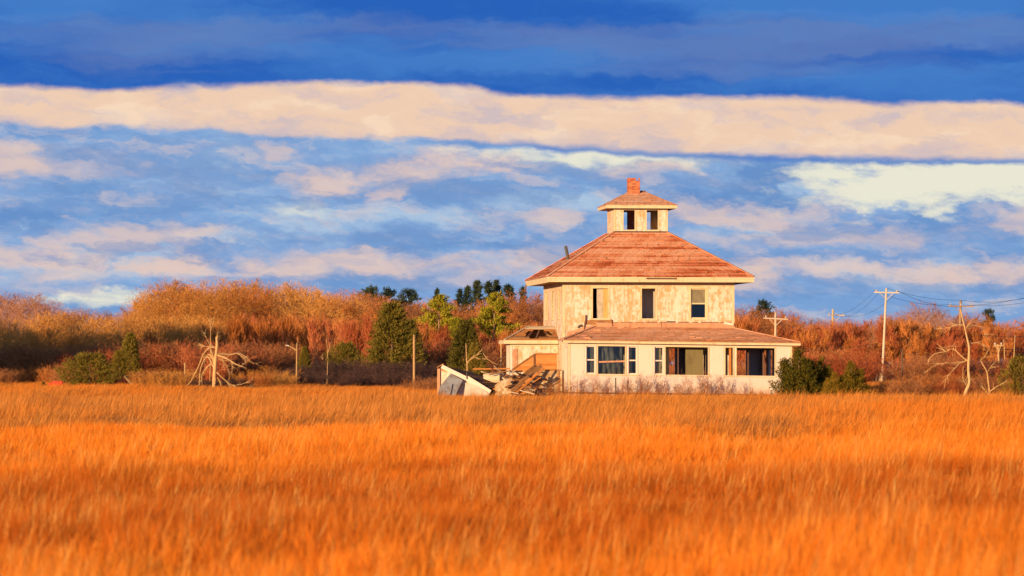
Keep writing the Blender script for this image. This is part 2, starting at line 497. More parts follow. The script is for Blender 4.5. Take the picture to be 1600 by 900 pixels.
M['twig_brown'] = leafy('twig_brown', [(0.05, (0.24, 0.10, 0.05)), (0.5, (0.40, 0.17, 0.075)), (1.0, (0.54, 0.26, 0.11))], 0.15)
M['twig_dark'] = leafy('twig_dark', [(0.05, (0.05, 0.032, 0.035)), (0.5, (0.085, 0.05, 0.05)), (1.0, (0.15, 0.08, 0.06))], 0.1)  # dark twigs; in the hollow rows this colour stands in for shade
M['berry'] = leafy('berry', [(0.05, (0.42, 0.035, 0.02)), (1.0, (0.62, 0.08, 0.035))], 0.0)
M['cedar'] = leafy('cedar', [(0.05, (0.04, 0.05, 0.014)), (0.45, (0.16, 0.14, 0.026)), (1.0, (0.36, 0.25, 0.045))], 0.15)
M['juniper'] = leafy('juniper', [(0.05, (0.02, 0.03, 0.008)), (0.45, (0.11, 0.10, 0.014)), (1.0, (0.42, 0.24, 0.03))], 0.15)
M['pine_far'] = leafy('pine_far', [(0.05, (0.022, 0.040, 0.032)), (0.5, (0.042, 0.066, 0.042)), (1.0, (0.075, 0.095, 0.05))], 0.1)
M['pine_gold'] = leafy('pine_gold', [(0.05, (0.16, 0.17, 0.015)), (0.5, (0.36, 0.33, 0.03)), (1.0, (0.55, 0.44, 0.05))], 0.15)

m, k, bs, out = new_mat('soil')
p = pos_co(k)
n1 = k.noise(p, 0.15, 8, 0.65)
n2 = k.noise(p, 3.0, 5, 0.6)
k.set(bs.inputs['Base Color'], ramp(k, k.math('ADD', k.math('MULTIPLY', n1, 0.6), k.math('MULTIPLY', n2, 0.4)), [(0.35, (0.28, 0.085, 0.015)), (0.5, (0.44, 0.14, 0.02)), (0.65, (0.54, 0.19, 0.035))]))
bump(k, bs, n2, 0.6, 0.1)
M['soil'] = m


# ------------------------------------------------------------------ mesh helpers
class MB:
    def __init__(self, fmap=None):
        self.v = []; self.f = []; self.fmap = fmap

    def add(self, vs, fs):
        o = len(self.v)
        for p in vs:
            p = Vector(p)
            self.v.append(tuple(self.fmap(*p)) if self.fmap else tuple(p))
        for f in fs:
            self.f.append(tuple(i + o for i in f))
        return self

    def box(self, x0, x1, y0, y1, z0, z1):
        return self.add([(x0, y0, z0), (x1, y0, z0), (x1, y1, z0), (x0, y1, z0), (x0, y0, z1), (x1, y0, z1), (x1, y1, z1), (x0, y1, z1)],
                        [(0, 3, 2, 1), (4, 5, 6, 7), (0, 1, 5, 4), (1, 2, 6, 5), (2, 3, 7, 6), (3, 0, 4, 7)])

    def quad(self, a, b, c, d):
        return self.add([a, b, c, d], [(0, 1, 2, 3)])

    def bar(self, p0, p1, w, h, up=(0, 0, 1), taper=1.0):
        """a board from p0 to p1: w across, h along 'up'"""
        p0 = Vector(p0); p1 = Vector(p1)
        d = (p1 - p0).normalized(); up = Vector(up)
        if abs(d.dot(up)) > 0.98: up = Vector((0, 1, 0))
        sx = d.cross(up).normalized(); uz = sx.cross(d).normalized()
        vs = []
        for p, t in ((p0, 1.0), (p1, taper)):
            for a, b in ((-1, -1), (1, -1), (1, 1), (-1, 1)):
                vs.append(p + sx * (a * w / 2 * t) + uz * (b * h / 2 * t))
        return self.add(vs, [(3, 2, 1, 0), (4, 5, 6, 7), (0, 1, 5, 4), (1, 2, 6, 5), (2, 3, 7, 6), (3, 0, 4, 7)])

    def tube(self, pts, rad, n=6, cap=True):
        pts = [Vector(p) for p in pts]
        base = len(self.v); vs = []; fs = []
        prev = None
        for i, p in enumerate(pts):
            d = (pts[min(i + 1, len(pts) - 1)] - pts[max(i - 1, 0)]).normalized()
            ref = prev if prev is not None else (Vector((1, 0, 0)) if abs(d.x) < 0.9 else Vector((0, 1, 0)))
            a = (ref - d * ref.dot(d)).normalized(); b = d.cross(a); prev = a
            r = rad[i] if hasattr(rad, '__len__') else rad
            for j in range(n):
                an = 2 * math.pi * j / n
                vs.append(p + a * (math.cos(an) * r) + b * (math.sin(an) * r))
        for i in range(len(pts) - 1):
            for j in range(n):
                fs.append((i * n + j, i * n + (j + 1) % n, (i + 1) * n + (j + 1) % n, (i + 1) * n + j))
        if cap:
            fs.append(tuple(range(n - 1, -1, -1)))
            fs.append(tuple((len(pts) - 1) * n + j for j in range(n)))
        return self.add(vs, fs)

    def wall(self, u0, u1, z0, z1, thick, holes=(), w0=0.0):
        """upright slab u0..u1 x z0..z1, outer face at w=w0, inner at w0-thick, with rectangular openings (u0,u1,z0,z1)"""
        us = sorted(set([u0, u1] + [min(max(h[i], u0), u1) for h in holes for i in (0, 1)]))
        zs = sorted(set([z0, z1] + [min(max(h[i], z0), z1) for h in holes for i in (2, 3)]))
        nu, nz = len(us) - 1, len(zs) - 1

        def solid(i, j):
            if i < 0 or j < 0 or i >= nu or j >= nz: return False
            cu = (us[i] + us[i + 1]) / 2; cz = (zs[j] + zs[j + 1]) / 2
            return not any(h[0] < cu < h[1] and h[2] < cz < h[3] for h in holes)
        a, b = w0, w0 - thick
        for i in range(nu):
            for j in range(nz):
                if not solid(i, j): continue
                p, r, s_, t = us[i], us[i + 1], zs[j], zs[j + 1]
                self.quad((p, a, s_), (r, a, s_), (r, a, t), (p, a, t))
                self.quad((p, b, s_), (p, b, t), (r, b, t), (r, b, s_))
                if not solid(i - 1, j): self.quad((p, a, s_), (p, a, t), (p, b, t), (p, b, s_))
                if not solid(i + 1, j): self.quad((r, a, s_), (r, b, s_), (r, b, t), (r, a, t))
                if not solid(i, j - 1): self.quad((p, a, s_), (p, b, s_), (r, b, s_), (r, a, s_))
                if not solid(i, j + 1): self.quad((p, a, t), (r, a, t), (r, b, t), (p, b, t))
        return self

    def mesh(self, name, mat, recalc=True, smooth=False):
        me = bpy.data.meshes.new(name)
        me.from_pydata(self.v, [], self.f)
        if recalc:
            bm = bmesh.new(); bm.from_mesh(me)
            bmesh.ops.remove_doubles(bm, verts=bm.verts, dist=0.0004)
            bmesh.ops.recalc_face_normals(bm, faces=bm.faces)
            bm.to_mesh(me); bm.free()
        me.materials.append(M[mat] if isinstance(mat, str) else mat)
        if smooth:
            me.polygons.foreach_set('use_smooth', [True] * len(me.polygons))
        return me

    def build(self, name, mat, parent=None, recalc=True, smooth=False):
        return link(name, self.mesh(name, mat, recalc, smooth), parent)


def link(name, me, parent=None):
    o = bpy.data.objects.new(name, me)
    COL.objects.link(o)
    if parent: o.parent = parent
    return o


def tag(o, label, cat, group=None, kind=None):
    o['label'] = label
    if cat: o['category'] = cat
    if group: o['group'] = group
    if kind: o['kind'] = kind
    return o


def empty(name, loc=(0, 0, 0), rz=0.0):
    o = bpy.data.objects.new(name, None)
    o.empty_display_size = 0.5
    o.location = loc
    o.rotation_euler = (0, 0, rz)
    COL.objects.link(o)
    return o


def copy_tree(o, parent=None):
    c = o.copy(); COL.objects.link(c); c.parent = parent
    for ch in list(o.children):
        copy_tree(ch, c)
    return c


# ------------------------------------------------------------------ ground
g = MB()
xs = [-3000, -600, -200, -80, -30, 0, 30, 80, 200, 600, 3000]
ys = [-400, -60, 0, 40, 80, 120, 160, 200, 240, 300, 400, 600, 1200, 4000]
vs = [(x, y, 0.0) for y in ys for x in xs]
fs = [(j * len(xs) + i, j * len(xs) + i + 1, (j + 1) * len(xs) + i + 1, (j + 1) * len(xs) + i) for j in range(len(ys) - 1) for i in range(len(xs) - 1)]
g.add(vs, fs)
go = g.build('ground', 'soil', recalc=False)
go['kind'] = 'structure'
go['label'] = 'flat marsh ground under the orange grass'

# ------------------------------------------------------------------ the house
TH = R(5.8)
HC = Vector((6.90, 207.63, 0.0))
house = tag(empty('abandoned_house', HC, TH), 'derelict cream two-storey house with red hip roofs, square cupola and enclosed porch', 'house')
HW = 4.65
rng = random.Random(7)

FRONT = lambda u, w, z: (u, -HW - w, z)
BACK = lambda u, w, z: (u, HW + w, z)
LEFT = lambda u, w, z: (-HW - w, u, z)
RIGHT = lambda u, w, z: (HW + w, u, z)
CW = 1.47
CFRONT = lambda u, w, z: (u, -CW - w, z)
CBACK = lambda u, w, z: (u, CW + w, z)
CLEFT = lambda u, w, z: (-CW - w, u, z)
CRIGHT = lambda u, w, z: (CW + w, u, z)
PF = -7.25          # porch front plane
PX0, PX1 = -HW, 7.36
SAG = 0.0117


def sag(p):
    return p[2] - SAG * (p[0] + 4.65)


def PFRONT(u, w, z): return (u, PF - w, z - SAG * (u + 4.65))
def PLEFT(u, w, z): return (PX0 - w, u, z)
def PRIGHT(u, w, z): return (PX1 + w, u, z - SAG * (PX1 + 4.65))


def shingle_siding(name, fmap, u0, u1, z0, z1, holes, mat, exposure=0.14, seed=1, clip=None, parent=house):
    r = random.Random(seed)
    mb = MB(fmap)
    z = z0; row = 0
    while z < z1 - 0.02:
        zt = min(z + exposure, z1)
        u = u0 - r.random() * 0.15
        while u < u1:
            w = r.uniform(0.10, 0.24)
            a, b = max(u, u0), min(u + w - 0.004, u1)
            u += w
            if b - a < 0.01: continue
            segs = [(a, b)]
            for h in holes:
                if h[2] < (z + zt) / 2 < h[3]:
                    ns = []
                    for (p, s_) in segs:
                        if s_ <= h[0] or p >= h[1]: ns.append((p, s_))
                        else:
                            if p < h[0]: ns.append((p, h[0]))
                            if s_ > h[1]: ns.append((h[1], s_))
                    segs = ns
            for (p, s_) in segs:
                if s_ - p < 0.012: continue
                if clip and not clip((p + s_) / 2, (z + zt) / 2): continue
                if r.random() < 0.012: continue
                d = 0.016 + r.uniform(-0.003, 0.004)
                dz = r.uniform(-0.008, 0.004) if r.random() < .8 else r.uniform(-0.03, 0.02)
                mb.add([(p, d, z + dz), (s_, d, z + dz), (s_, 0.005, zt + 0.01), (p, 0.005, zt + 0.01), (p, 0.0, z + dz), (s_, 0.0, z + dz)],
                       [(0, 1, 2, 3), (4, 5, 1, 0), (0, 3, 4), (1, 5, 2)])
        z += exposure
    o = mb.build(name, mat, parent, recalc=False)
    o['kind'] = 'stuff'
    return o


def window(fmap, u0, u1, z0, z1, style='open', casing=0.10, mat='trim', sash=None, name='window', depth=0.03, sill=True):
    """casing boards round an opening; style sash = two glazed sashes"""
    f = MB(fmap)
    c = casing
    f.box(u0 - c, u0, -0.06, depth, z0 - 0.02, z1 + c)
    f.box(u1, u1 + c, -0.06, depth, z0 - 0.02, z1 + c)
    f.box(u0, u1, -0.06, depth - 0.002, z1, z1 + c)
    w = f.build(name, mat, house)
    if sill:
        s_ = MB(fmap)
        s_.box(u0 - c - 0.03, u1 + c + 0.03, -0.10, depth + 0.05, z0 - 0.08, z0 - 0.021)
        s_.build('sill', mat, w)
    if style in ('sash', 'dusty', 'sash_open'):
        zm = (z0 + z1) / 2
        k = 0.05
        sm_ = MB(fmap)
        sm_.box(u0, u0 + k, -0.085, -0.04, z0, z1)
        sm_.box(u1 - k, u1, -0.085, -0.04, z0, z1)
        sm_.box(u0 + k, u1 - k, -0.083, -0.042, z1 - k, z1)
        sm_.box(u0 + k, u1 - k, -0.083, -0.042, z0, z0 + k * 1.2)
        sm_.box(u0 + k, u1 - k, -0.080, -0.035, zm - 0.035, zm + 0.035)
        sm_.build('sash', mat, w)
        for i, (a, b) in enumerate(((z0 + k * 1.2, zm - 0.035), (zm + 0.035, z1 - k))):
            if style == 'sash_open' and i == 0: continue
            g_ = MB(fmap)
            g_.box(u0 + k, u1 - k, -0.064, -0.060, a, b)
            g_.build('pane', 'dusty_glass' if (style == 'dusty' and i == 1) else 'glass', w)
    return w


# ---- upper storey
Z_E = 6.31
UW = [(-2.62, 0.83), (0.0, 0.74), (2.72, 0.83)]
up_holes = [(c - w / 2, c + w / 2, 4.36, 5.98) for c, w in UW]
# ground floor openings behind the porch
gf_holes = [(-3.2, -2.3, 0.55, 2.7), (-1.2, -0.2, 1.2, 2.6), (0.9, 2.2, 1.0, 2.75), (3.2, 4.2, 0.5, 2.7)]
MB(FRONT).wall(-HW, HW, 0.4, 3.72, 0.16, gf_holes).build('front_wall', 'bluewall', house)
MB(FRONT).wall(-HW, HW, 3.722, 6.5, 0.16, up_holes).build('front_wall', 'siding', house)
lw = [(-2.95, 0.62), (0.0, 1.0), (3.35, 0.8)]
left_holes = [(c - w / 2, c + w / 2, 4.40, 5.9) for c, w in lw]
MB(LEFT).wall(-HW + 0.161, HW - 0.161, 0.4, 6.5, 0.16, left_holes + [(-1.5, -0.6, 0.5, 2.5)]).build('side_wall', 'siding', house)
r_up = [(-2.0, -1.1, 4.4, 5.9), (1.5, 2.4, 4.4, 5.9)]
MB(RIGHT).wall(-HW + 0.161, HW - 0.161, 0.4, 6.5, 0.16, r_up + [(-3.9, -2.7, 0.6, 2.8), (-0.5, 0.8, 1.0, 2.7)]).build('side_wall', 'siding', house)
b_holes = [(-3.6, -2.6, 1.0, 2.7), (-1.3, 0.3, 0.9, 2.75), (1.2, 2.9, 0.8, 2.8), (3.3, 4.3, 0.9, 2.7), (-2.4, -1.6, 4.4, 5.9), (1.6, 2.4, 4.4, 5.9)]
MB(BACK).wall(-HW, HW, 0.4, 6.5, 0.16, b_holes).build('back_wall', 'siding', house)
for i, (fm, u0, u1, z0, z1, hs) in enumerate([(FRONT, -HW, HW, 3.85, Z_E - 0.18, up_holes), (LEFT, -HW, HW, 0.42, Z_E - 0.18, left_holes + [(-1.5, -0.6, 0.5, 2.5)])]):
    hh = [(h[0] - 0.1, h[1] + 0.1, h[2] - 0.08, h[3] + 0.1) for h in hs]
    shingle_siding('siding_shingles', fm, u0 + 0.11, u1 - 0.11, z0, z1, hh, 'siding', seed=11 + i)
# frieze and corner boards
MB(FRONT).box(-HW - 0.03, HW + 0.03, -0.02, 0.035, Z_E - 0.18, Z_E + 0.02).build('frieze_board', 'trim', house)
MB(LEFT).box(-HW + 0.025, HW + 0.03, -0.02, 0.033, Z_E - 0.18, Z_E + 0.02).build('frieze_board', 'trim', house)
for sx in (-1, 1):
    c = MB()
    c.box(sx * HW - 0.11 if sx > 0 else -HW - 0.026, sx * HW + 0.026 if sx > 0 else -HW + 0.11, -HW - 0.028, -HW + 0.01, 3.9 if sx > 0 else 0.42, Z_E - 0.185)
    c.build('corner_board', 'trim', house)
MB(LEFT).box(-HW + 0.012, -HW + 0.11, -0.01, 0.024, 0.42, Z_E - 0.185).build('corner_board', 'trim', house)
MB(LEFT).box(HW - 0.11, HW, -0.01, 0.026, 3.2, Z_E - 0.185).build('corner_board', 'trim', house)

w1 = window(FRONT, UW[0][0] - UW[0][1] / 2, UW[0][0] + UW[0][1] / 2, 4.36, 5.98, 'open')
w2 = window(FRONT, UW[1][0] - UW[1][1] / 2, UW[1][0] + UW[1][1] / 2, 4.36, 5.98, 'open')
w3 = window(FRONT, UW[2][0] - UW[2][1] / 2, UW[2][0] + UW[2][1] / 2, 4.36, 5.98, 'dusty')
for (c_, w_), st in zip(lw, ('sash', 'open', 'sash')):
    window(LEFT, c_ - w_ / 2, c_ + w_ / 2, 4.40, 5.9, st, casing=0.09)
# inside of the upper storey
MB().box(-HW + 0.17, HW - 0.17, -HW + 0.17, HW - 0.17, 3.5, 3.62).build('upper_floor', 'floor_wood', house)
MB().box(-HW + 0.17, HW - 0.17, -HW + 0.17, HW - 0.17, 6.40, 6.48).build('ceiling', 'plaster', house)
MB().box(-0.9, 1.6, -HW + 0.9, -HW + 1.0, 3.63, 6.39).build('partition', 'plaster', house)
MB().box(1.62, 1.72, -HW + 0.3, 1.0, 3.63, 6.39).build('partition', 'ochre', house)
MB().box(1.74, HW - 0.2, -0.5, -0.4, 3.63, 6.39).build('partition', 'olive', house)
MB().box(-HW + 0.2, -1.0, -0.9, -0.8, 3.63, 6.39).build('partition', 'dark_wood', house)
MB().bar((-2.62, -HW + 0.40, 3.63), (-2.60, -HW + 0.22, 6.3), 0.36, 0.03, up=(0, 1, 0)).build('loose_panel', 'plaster', house)
MB().bar((-2.33, -HW + 0.20, 4.3), (-2.33, -HW + 0.20, 6.05), 0.24, 0.10, up=(0, 1, 0)).build('window_post', 'ochre', house)

# ---- main roof
EO = HW + 0.92
ZE1 = 6.60
ZC = 9.12


def roof_body(name, mat, quads, parent=house):
    mb = MB()
    for f in quads: mb.add(list(f), [tuple(range(len(f)))])
    return mb.build(name, mat, parent)


e = EO - 0.02
t_ = CW - 0.02
dz = -0.03
deck_q = [[(-e, -e, ZE1 + dz), (e, -e, ZE1 + dz), (t_, -t_, ZC + dz), (-t_, -t_, ZC + dz)],
          [(e, -e, ZE1 + dz), (e, e, ZE1 + dz), (t_, t_, ZC + dz), (t_, -t_, ZC + dz)],
          [(e, e, ZE1 + dz), (-e, e, ZE1 + dz), (-t_, t_, ZC + dz), (t_, t_, ZC + dz)],
          [(-e, e, ZE1 + dz), (-e, -e, ZE1 + dz), (-t_, -t_, ZC + dz), (-t_, t_, ZC + dz)]]
main_roof = roof_body('main_roof', 'dark_wood', deck_q)


def courses(parent, A, B, C, D, n, mat, seed=0, tab=0.32, lift=0.014, skip=None, wob=0.008, miss=0.0):
    """shingle courses on the slope A-B (eave, left to right) up to D-C (top)"""
    r = random.Random(seed)
    A, B, C, D = map(Vector, (A, B, C, D))
    nrm = (B - A).cross(D - A).normalized()
    if nrm.z < 0: nrm = -nrm
    for i in range(n):
        t0, t1 = i / n, min(1.0, (i + 1.18) / n)
        L0, R0 = A.lerp(D, t0), B.lerp(C, t0)
        L1, R1 = A.lerp(D, t1), B.lerp(C, t1)
        ln = (R0 - L0).length
        mb = MB()
        cuts = [0.0]
        x = r.uniform(0.1, tab)
        while x < ln - 0.05:
            cuts.append(x / ln); x += tab * r.uniform(0.9, 1.1)
        cuts.append(1.0)
        for a, b in zip(cuts[:-1], cuts[1:]):
            if skip and skip((a + b) / 2, (t0 + t1) / 2): continue
            g0 = 0.012 / ln
            aa, bb = a + (g0 if a > 0 else 0), b
            if r.random() < miss: continue
            up = nrm * (lift + r.uniform(-wob, wob) + (r.uniform(.015, .05) if r.random() < .05 else 0))
            lo = (D - A).normalized() * (r.uniform(-0.02, 0.012) if r.random() < .9 else r.uniform(-.05, .03))
            p0, p1 = L0.lerp(R0, aa) + up + lo, L0.lerp(R0, bb) + up + lo
            p2, p3 = L1.lerp(R1, bb) + nrm * 0.002, L1.lerp(R1, aa) + nrm * 0.002
            p4, p5 = L0.lerp(R0, aa) + lo - nrm * 0.02, L0.lerp(R0, bb) + lo - nrm * 0.02
            mb.add([p0, p1, p2, p3, p4, p5], [(0, 1, 2, 3), (4, 5, 1, 0)])
        if mb.f: mb.build('shingle_course', mat, parent, recalc=False)


e2, t2_ = EO + 0.04, CW + 0.02
ze, zc = ZE1 + 0.0, ZC + 0.01
cor = [(-e2, -e2), (e2, -e2), (e2, e2), (-e2, e2)]
tor = [(-t2_, -t2_), (t2_, -t2_), (t2_, t2_), (-t2_, t2_)]
for i in range(4):
    j = (i + 1) % 4
    courses(main_roof, cor[i] + (ze,), cor[j] + (ze,), tor[j] + (zc,), tor[i] + (zc,), 26, 'main_shingle', seed=20 + i)
for i in range(4):
    hb = MB()
    a = Vector(cor[i] + (ze + 0.025,)); b = Vector(tor[i] + (zc + 0.02,))
    hb.bar(a, b, 0.16, 0.025)
    hb.build('hip_cap', 'main_shingle', main_roof)
# soffit and fascia
so = MB()
for (x0, x1, y0, y1) in [(-EO, EO, -EO, -HW - 0.036), (-EO, EO, HW + 0.002, EO), (-EO, -HW - 0.034, -HW - 0.036, HW + 0.002), (HW + 0.002, EO, -HW - 0.036, HW + 0.002)]:
    so.box(x0, x1, y0, y1, Z_E + 0.0, Z_E + 0.03)
so.build('soffit', 'old_wood', house)
fz0, fz1 = Z_E - 0.01, ZE1 - 0.03
MB().box(-EO - 0.03, -0.62, -EO - 0.03, -EO, fz0, fz1).build('fascia', 'trim', house)
MB().box(-0.60, EO + 0.03, -EO - 0.03, -EO, fz0, fz1 - 0.005).build('fascia', 'trim', house)
MB().box(-EO - 0.03, -EO, -EO + 0.002, EO, fz0 - 0.03, fz1).build('fascia', 'trim', house)
MB().box(EO, EO + 0.03, -EO + 0.002, EO, fz0, fz1).build('fascia', 'trim', house)
MB().box(-EO - 0.03, EO + 0.03, EO + 0.002, EO + 0.03, fz0, fz1).build('fascia', 'trim', house)
MB().box(-EO - 0.05, -0.3, -EO - 0.055, -EO - 0.032, fz1 - 0.10, fz1 + 0.005).build('gutter_board', 'trim', house)
MB().box(1.9, EO + 0.05, -EO - 0.055, -EO - 0.032, fz1 - 0.10, fz1 + 0.0).build('gutter_board', 'trim', house)
MB().box(-0.25, 1.4, -EO - 0.045, -EO - 0.031, fz1 - 0.12, fz1 - 0.04).build('rotten_edge', 'dark_wood', house)
MB().bar((-EO - 0.05, EO * 0.9, 6.35), (-EO - 0.12, EO * 0.96, 6.05), 0.16, 0.03, up=(1, 0, 0)).build('hanging_board', 'old_wood', house)
vp = MB()
vp.tube([(-3.95, -1.2, 7.35), (-4.02, -1.25, 7.9), (-4.12, -1.3, 8.35)], [0.085, 0.085, 0.085], 10)
vp.build('vent_pipe', 'metal', house)

# ---- cupola
CZ0, CZ1 = ZC - 0.35, 10.46
cw_h = [(-0.64 - 0.31, -0.64 + 0.31, 9.26, 10.33), (0.64 - 0.31, 0.64 + 0.31, 9.26, 10.33)]
for fm, nm, a, b in ((CFRONT, 'cupola_wall', -CW, CW), (CBACK, 'cupola_wall', -CW, CW), (CLEFT, 'cupola_wall', -CW + .081, CW - .081), (CRIGHT, 'cupola_wall', -CW + .081, CW - .081)):
    hs = cw_h if fm in (CFRONT, CBACK) else []
    MB(fm).wall(a, b, CZ0, CZ1, 0.08, hs).build(nm, 'siding', house)
for fm, hs in ((CFRONT, cw_h), (CLEFT, [])):
    hh = [(h[0] - 0.07, h[1] + 0.07, h[2] - 0.06, h[3] + 0.2) for h in hs]
    shingle_siding('siding_shingles', fm, -CW + 0.09, CW - 0.09, ZC + 0.02, CZ1 - 0.06, hh, 'siding', seed=41)
for h in cw_h:
    window(CFRONT, h[0], h[1], h[2], h[3], 'open', casing=0.065)
for x in (-CW - 0.025, CW - 0.085):
    MB().box(x, x + 0.11, -CW - 0.028, -CW + 0.005, ZC - 0.05, CZ1 - 0.05).build('corner_board', 'trim', house)
MB().box(-CW - 0.023, -CW + 0.005, -CW + 0.007, -CW + 0.09, ZC - 0.05, CZ1 - 0.05).build('corner_board', 'trim', house)
MB().box(-CW + .09, CW - .09, -CW + .09, CW - .09, ZC - 0.1, ZC - 0.05).build('cupola_floor', 'floor_wood', house)
MB().box(-CW - 0.05, CW + 0.05, -CW - 0.06, -CW - 0.031, ZC - 0.08, ZC + 0.06).build('base_flashing', 'dark_wood', house)
CE = CW + 0.45
CRZ0, CRZ1 = 10.60, 11.42
rl = 0.43
cq = [[(-CE, -CE, CRZ0 - .02), (CE, -CE, CRZ0 - .02), (rl, 0, CRZ1 - .02), (-rl, 0, CRZ1 - .02)],
      [(CE, -CE, CRZ0 - .02), (CE, CE, CRZ0 - .02), (rl, 0, CRZ1 - .02)],
      [(CE, CE, CRZ0 - .02), (-CE, CE, CRZ0 - .02), (-rl, 0, CRZ1 - .02), (rl, 0, CRZ1 - .02)],
      [(-CE, CE, CRZ0 - .02), (-CE, -CE, CRZ0 - .02), (-rl, 0, CRZ1 - .02)]]
cup_roof = roof_body('cupola_roof', 'dark_wood', cq)
cE = CE + 0.04
for i, (A, B, C, D) in enumerate([((-cE, -cE, CRZ0), (cE, -cE, CRZ0), (rl, 0, CRZ1), (-rl, 0, CRZ1)), ((cE, -cE, CRZ0), (cE, cE, CRZ0), (rl, 0.02, CRZ1), (rl, -0.02, CRZ1)),
                                  ((cE, cE, CRZ0), (-cE, cE, CRZ0), (-rl, 0, CRZ1), (rl, 0, CRZ1)), ((-cE, cE, CRZ0), (-cE, -cE, CRZ0), (-rl, -0.02, CRZ1), (-rl, 0.02, CRZ1))]):
    courses(cup_roof, A, B, C, D, 12, 'porch_shingle', seed=60 + i)
MB().bar((-rl - 0.05, 0, CRZ1 + 0.02), (rl + 0.05, 0, CRZ1 + 0.02), 0.18, 0.05).build('ridge_cap', 'dark_wood', cup_roof)
cs = MB()
for (x0, x1, y0, y1) in [(-CE, CE, -CE, -CW - 0.03), (-CE, CE, CW + 0.002, CE), (-CE, -CW - 0.03, -CW - 0.03, CW + 0.002), (CW + 0.002, CE, -CW - 0.03, CW + 0.002)]:
    cs.box(x0, x1, y0, y1, CZ1 - 0.03, CZ1 - 0.005)
cs.build('soffit', 'old_wood', house)
MB().box(-CW + .09, CW - .09, -CW + .09, CW - .09, 10.42, 10.45).build('ceiling', 'dark_wood', house)
for (x0, x1, y0, y1) in [(-CE - .025, CE + .025, -CE - .025, -CE), (-CE - .025, CE + .025, CE, CE + .025), (-CE - .025, -CE, -CE + .002, CE - .002), (CE, CE + .025, -CE + .002, CE - .002)]:
    MB().box(x0, x1, y0, y1, CZ1 - 0.045, CRZ0 - 0.01).build('fascia', 'trim', house)
# chimney of single bricks round a mortar core
ch = MB().box(-0.50, 0.10, -0.30, 0.30, 8.9, 12.0).build('chimney', 'mortar', house)
bk = MB()
r = random.Random(5)
z = 9.05; row = 0
while z < 12.12:
    off = 0.0 if row % 2 else 0.1
    for fm, a, b in ((lambda u, w, zz: (u, -0.30 - w, zz), -0.52, 0.12), (lambda u, w, zz: (u, 0.30 + w, zz), -0.52, 0.12), (lambda u, w, zz: (-0.50 - w, u, zz), -0.3, 0.3), (lambda u, w, zz: (0.10 + w, u, zz), -0.3, 0.3)):
        x = a - off
        while x < b:
            p0, p1 = max(x, a), min(x + 0.2, b)
            x += 0.212
            if p1 - p0 < 0.03: continue
            if z > 11.98 and (p0 + p1) / 2 > -0.1: continue
            d = 0.02 + r.uniform(-.003, .006)
            sub = MB(fm).box(p0, p1, -0.05, d, z, z + 0.062)
            bk.add(sub.v, sub.f)
    z += 0.074; row += 1
bo = bk.build('bricks', 'brick', ch)
bo['kind'] = 'stuff'
MB().box(-0.50, -0.12, -0.30, 0.30, 12.002, 12.09).build('chimney_top', 'brick', ch)

# ---- enclosed porch
G1 = [(-3.70, -3.22, 'sash'), (-3.08, -1.61, 'big'), (-1.44, -0.99, 'sash')]
G2 = [(-0.04, 0.44, 'sash'), (0.55, 2.84, 'big')]
G3 = [(3.77, 4.18, 'open'), (4.38, 6.44, 'big')]
PZ0, PZ1 = 1.40, 2.88
ph = [(a, b, PZ0, PZ1) for a, b, _ in G1 + G2 + G3]
MB(PFRONT).wall(PX0, PX1, 0.42, 3.02, 0.12, ph).build('porch_wall', 'porch_white', house)
MB(PLEFT).wall(PF + 0.121, -HW - 0.002, 0.42, 3.02, 0.12, [(-6.6, -5.5, 0.95, 2.8)]).build('porch_wall', 'porch_white', house)
prh = [(-6.7, -5.7, 1.2, 2.8), (-5.3, -4.1, 1.2, 2.8), (-3.6, -2.4, 1.2, 2.8), (-1.8, -0.6, 1.2, 2.8), (0.2, 1.4, 1.2, 2.8)]
MB(PRIGHT).wall(PF + 0.121, 2.0, 0.42, 3.02, 0.12, prh).build('porch_wall', 'porch_white', house)
MB(lambda u, w, z: (u, 2.0 + w, z - 0.14)).wall(HW + 0.002, PX1, 0.42, 3.02, 0.12, [(5.2, 6.4, 1.1, 2.8)]).build('porch_wall', 'porch_white', house)
MB(PFRONT).box(PX0 + 0.0, PX1, -2.58, -0.125, 0.44, 0.52).build('porch_floor', 'floor_wood', house)
MB().box(HW + 0.01, PX1 - 0.13, -HW - 0.02, 1.99, 0.32, 0.40).build('porch_floor', 'floor_wood', house)
MB(PFRONT).box(PX0 + 0.13, PX1 - 0.13, -2.58, -0.125, 2.98, 3.0).build('porch_ceiling', 'dark_wood', house)
MB().box(HW + 0.01, PX1 - 0.13, -HW - 0.02, 1.99, 2.84, 2.86).build('porch_ceiling', 'dark_wood', house)
MB().box(PX0 + 0.02, PX1 - 0.05, PF + 0.04, HW - 0.1, -0.1, 0.41 - 0.14).build('foundation', 'concrete', house)
MB(PFRONT).box(PX0 - 0.03, PX1 + 0.03, -0.1, 0.06, 0.33, 0.418).build('sill_beam', 'dark_wood', house)
MB(PFRONT).box(PX0 - 0.02, PX1 + 0.02, -0.12, 0.04, -0.1, 0.327).build('foundation_wall', 'concrete', house)
MB().box(-HW + 0.2, HW - 0.2, -HW + 0.2, HW - 0.2, 0.35, 0.45).build('ground_floor', 'floor_wood', house)
MB().box(-0.6, -0.5, -HW + 0.2, HW - 0.2, 0.46, 3.49).build('partition', 'bluewall', house)
MB().box(2.75, 2.85, -1.4, HW - 0.2, 0.46, 3.49).build('partition', 'olive', house)
MB().box(-HW + 0.2, -0.62, 0.6, 0.7, 0.46, 3.49).build('partition', 'bluewall', house)
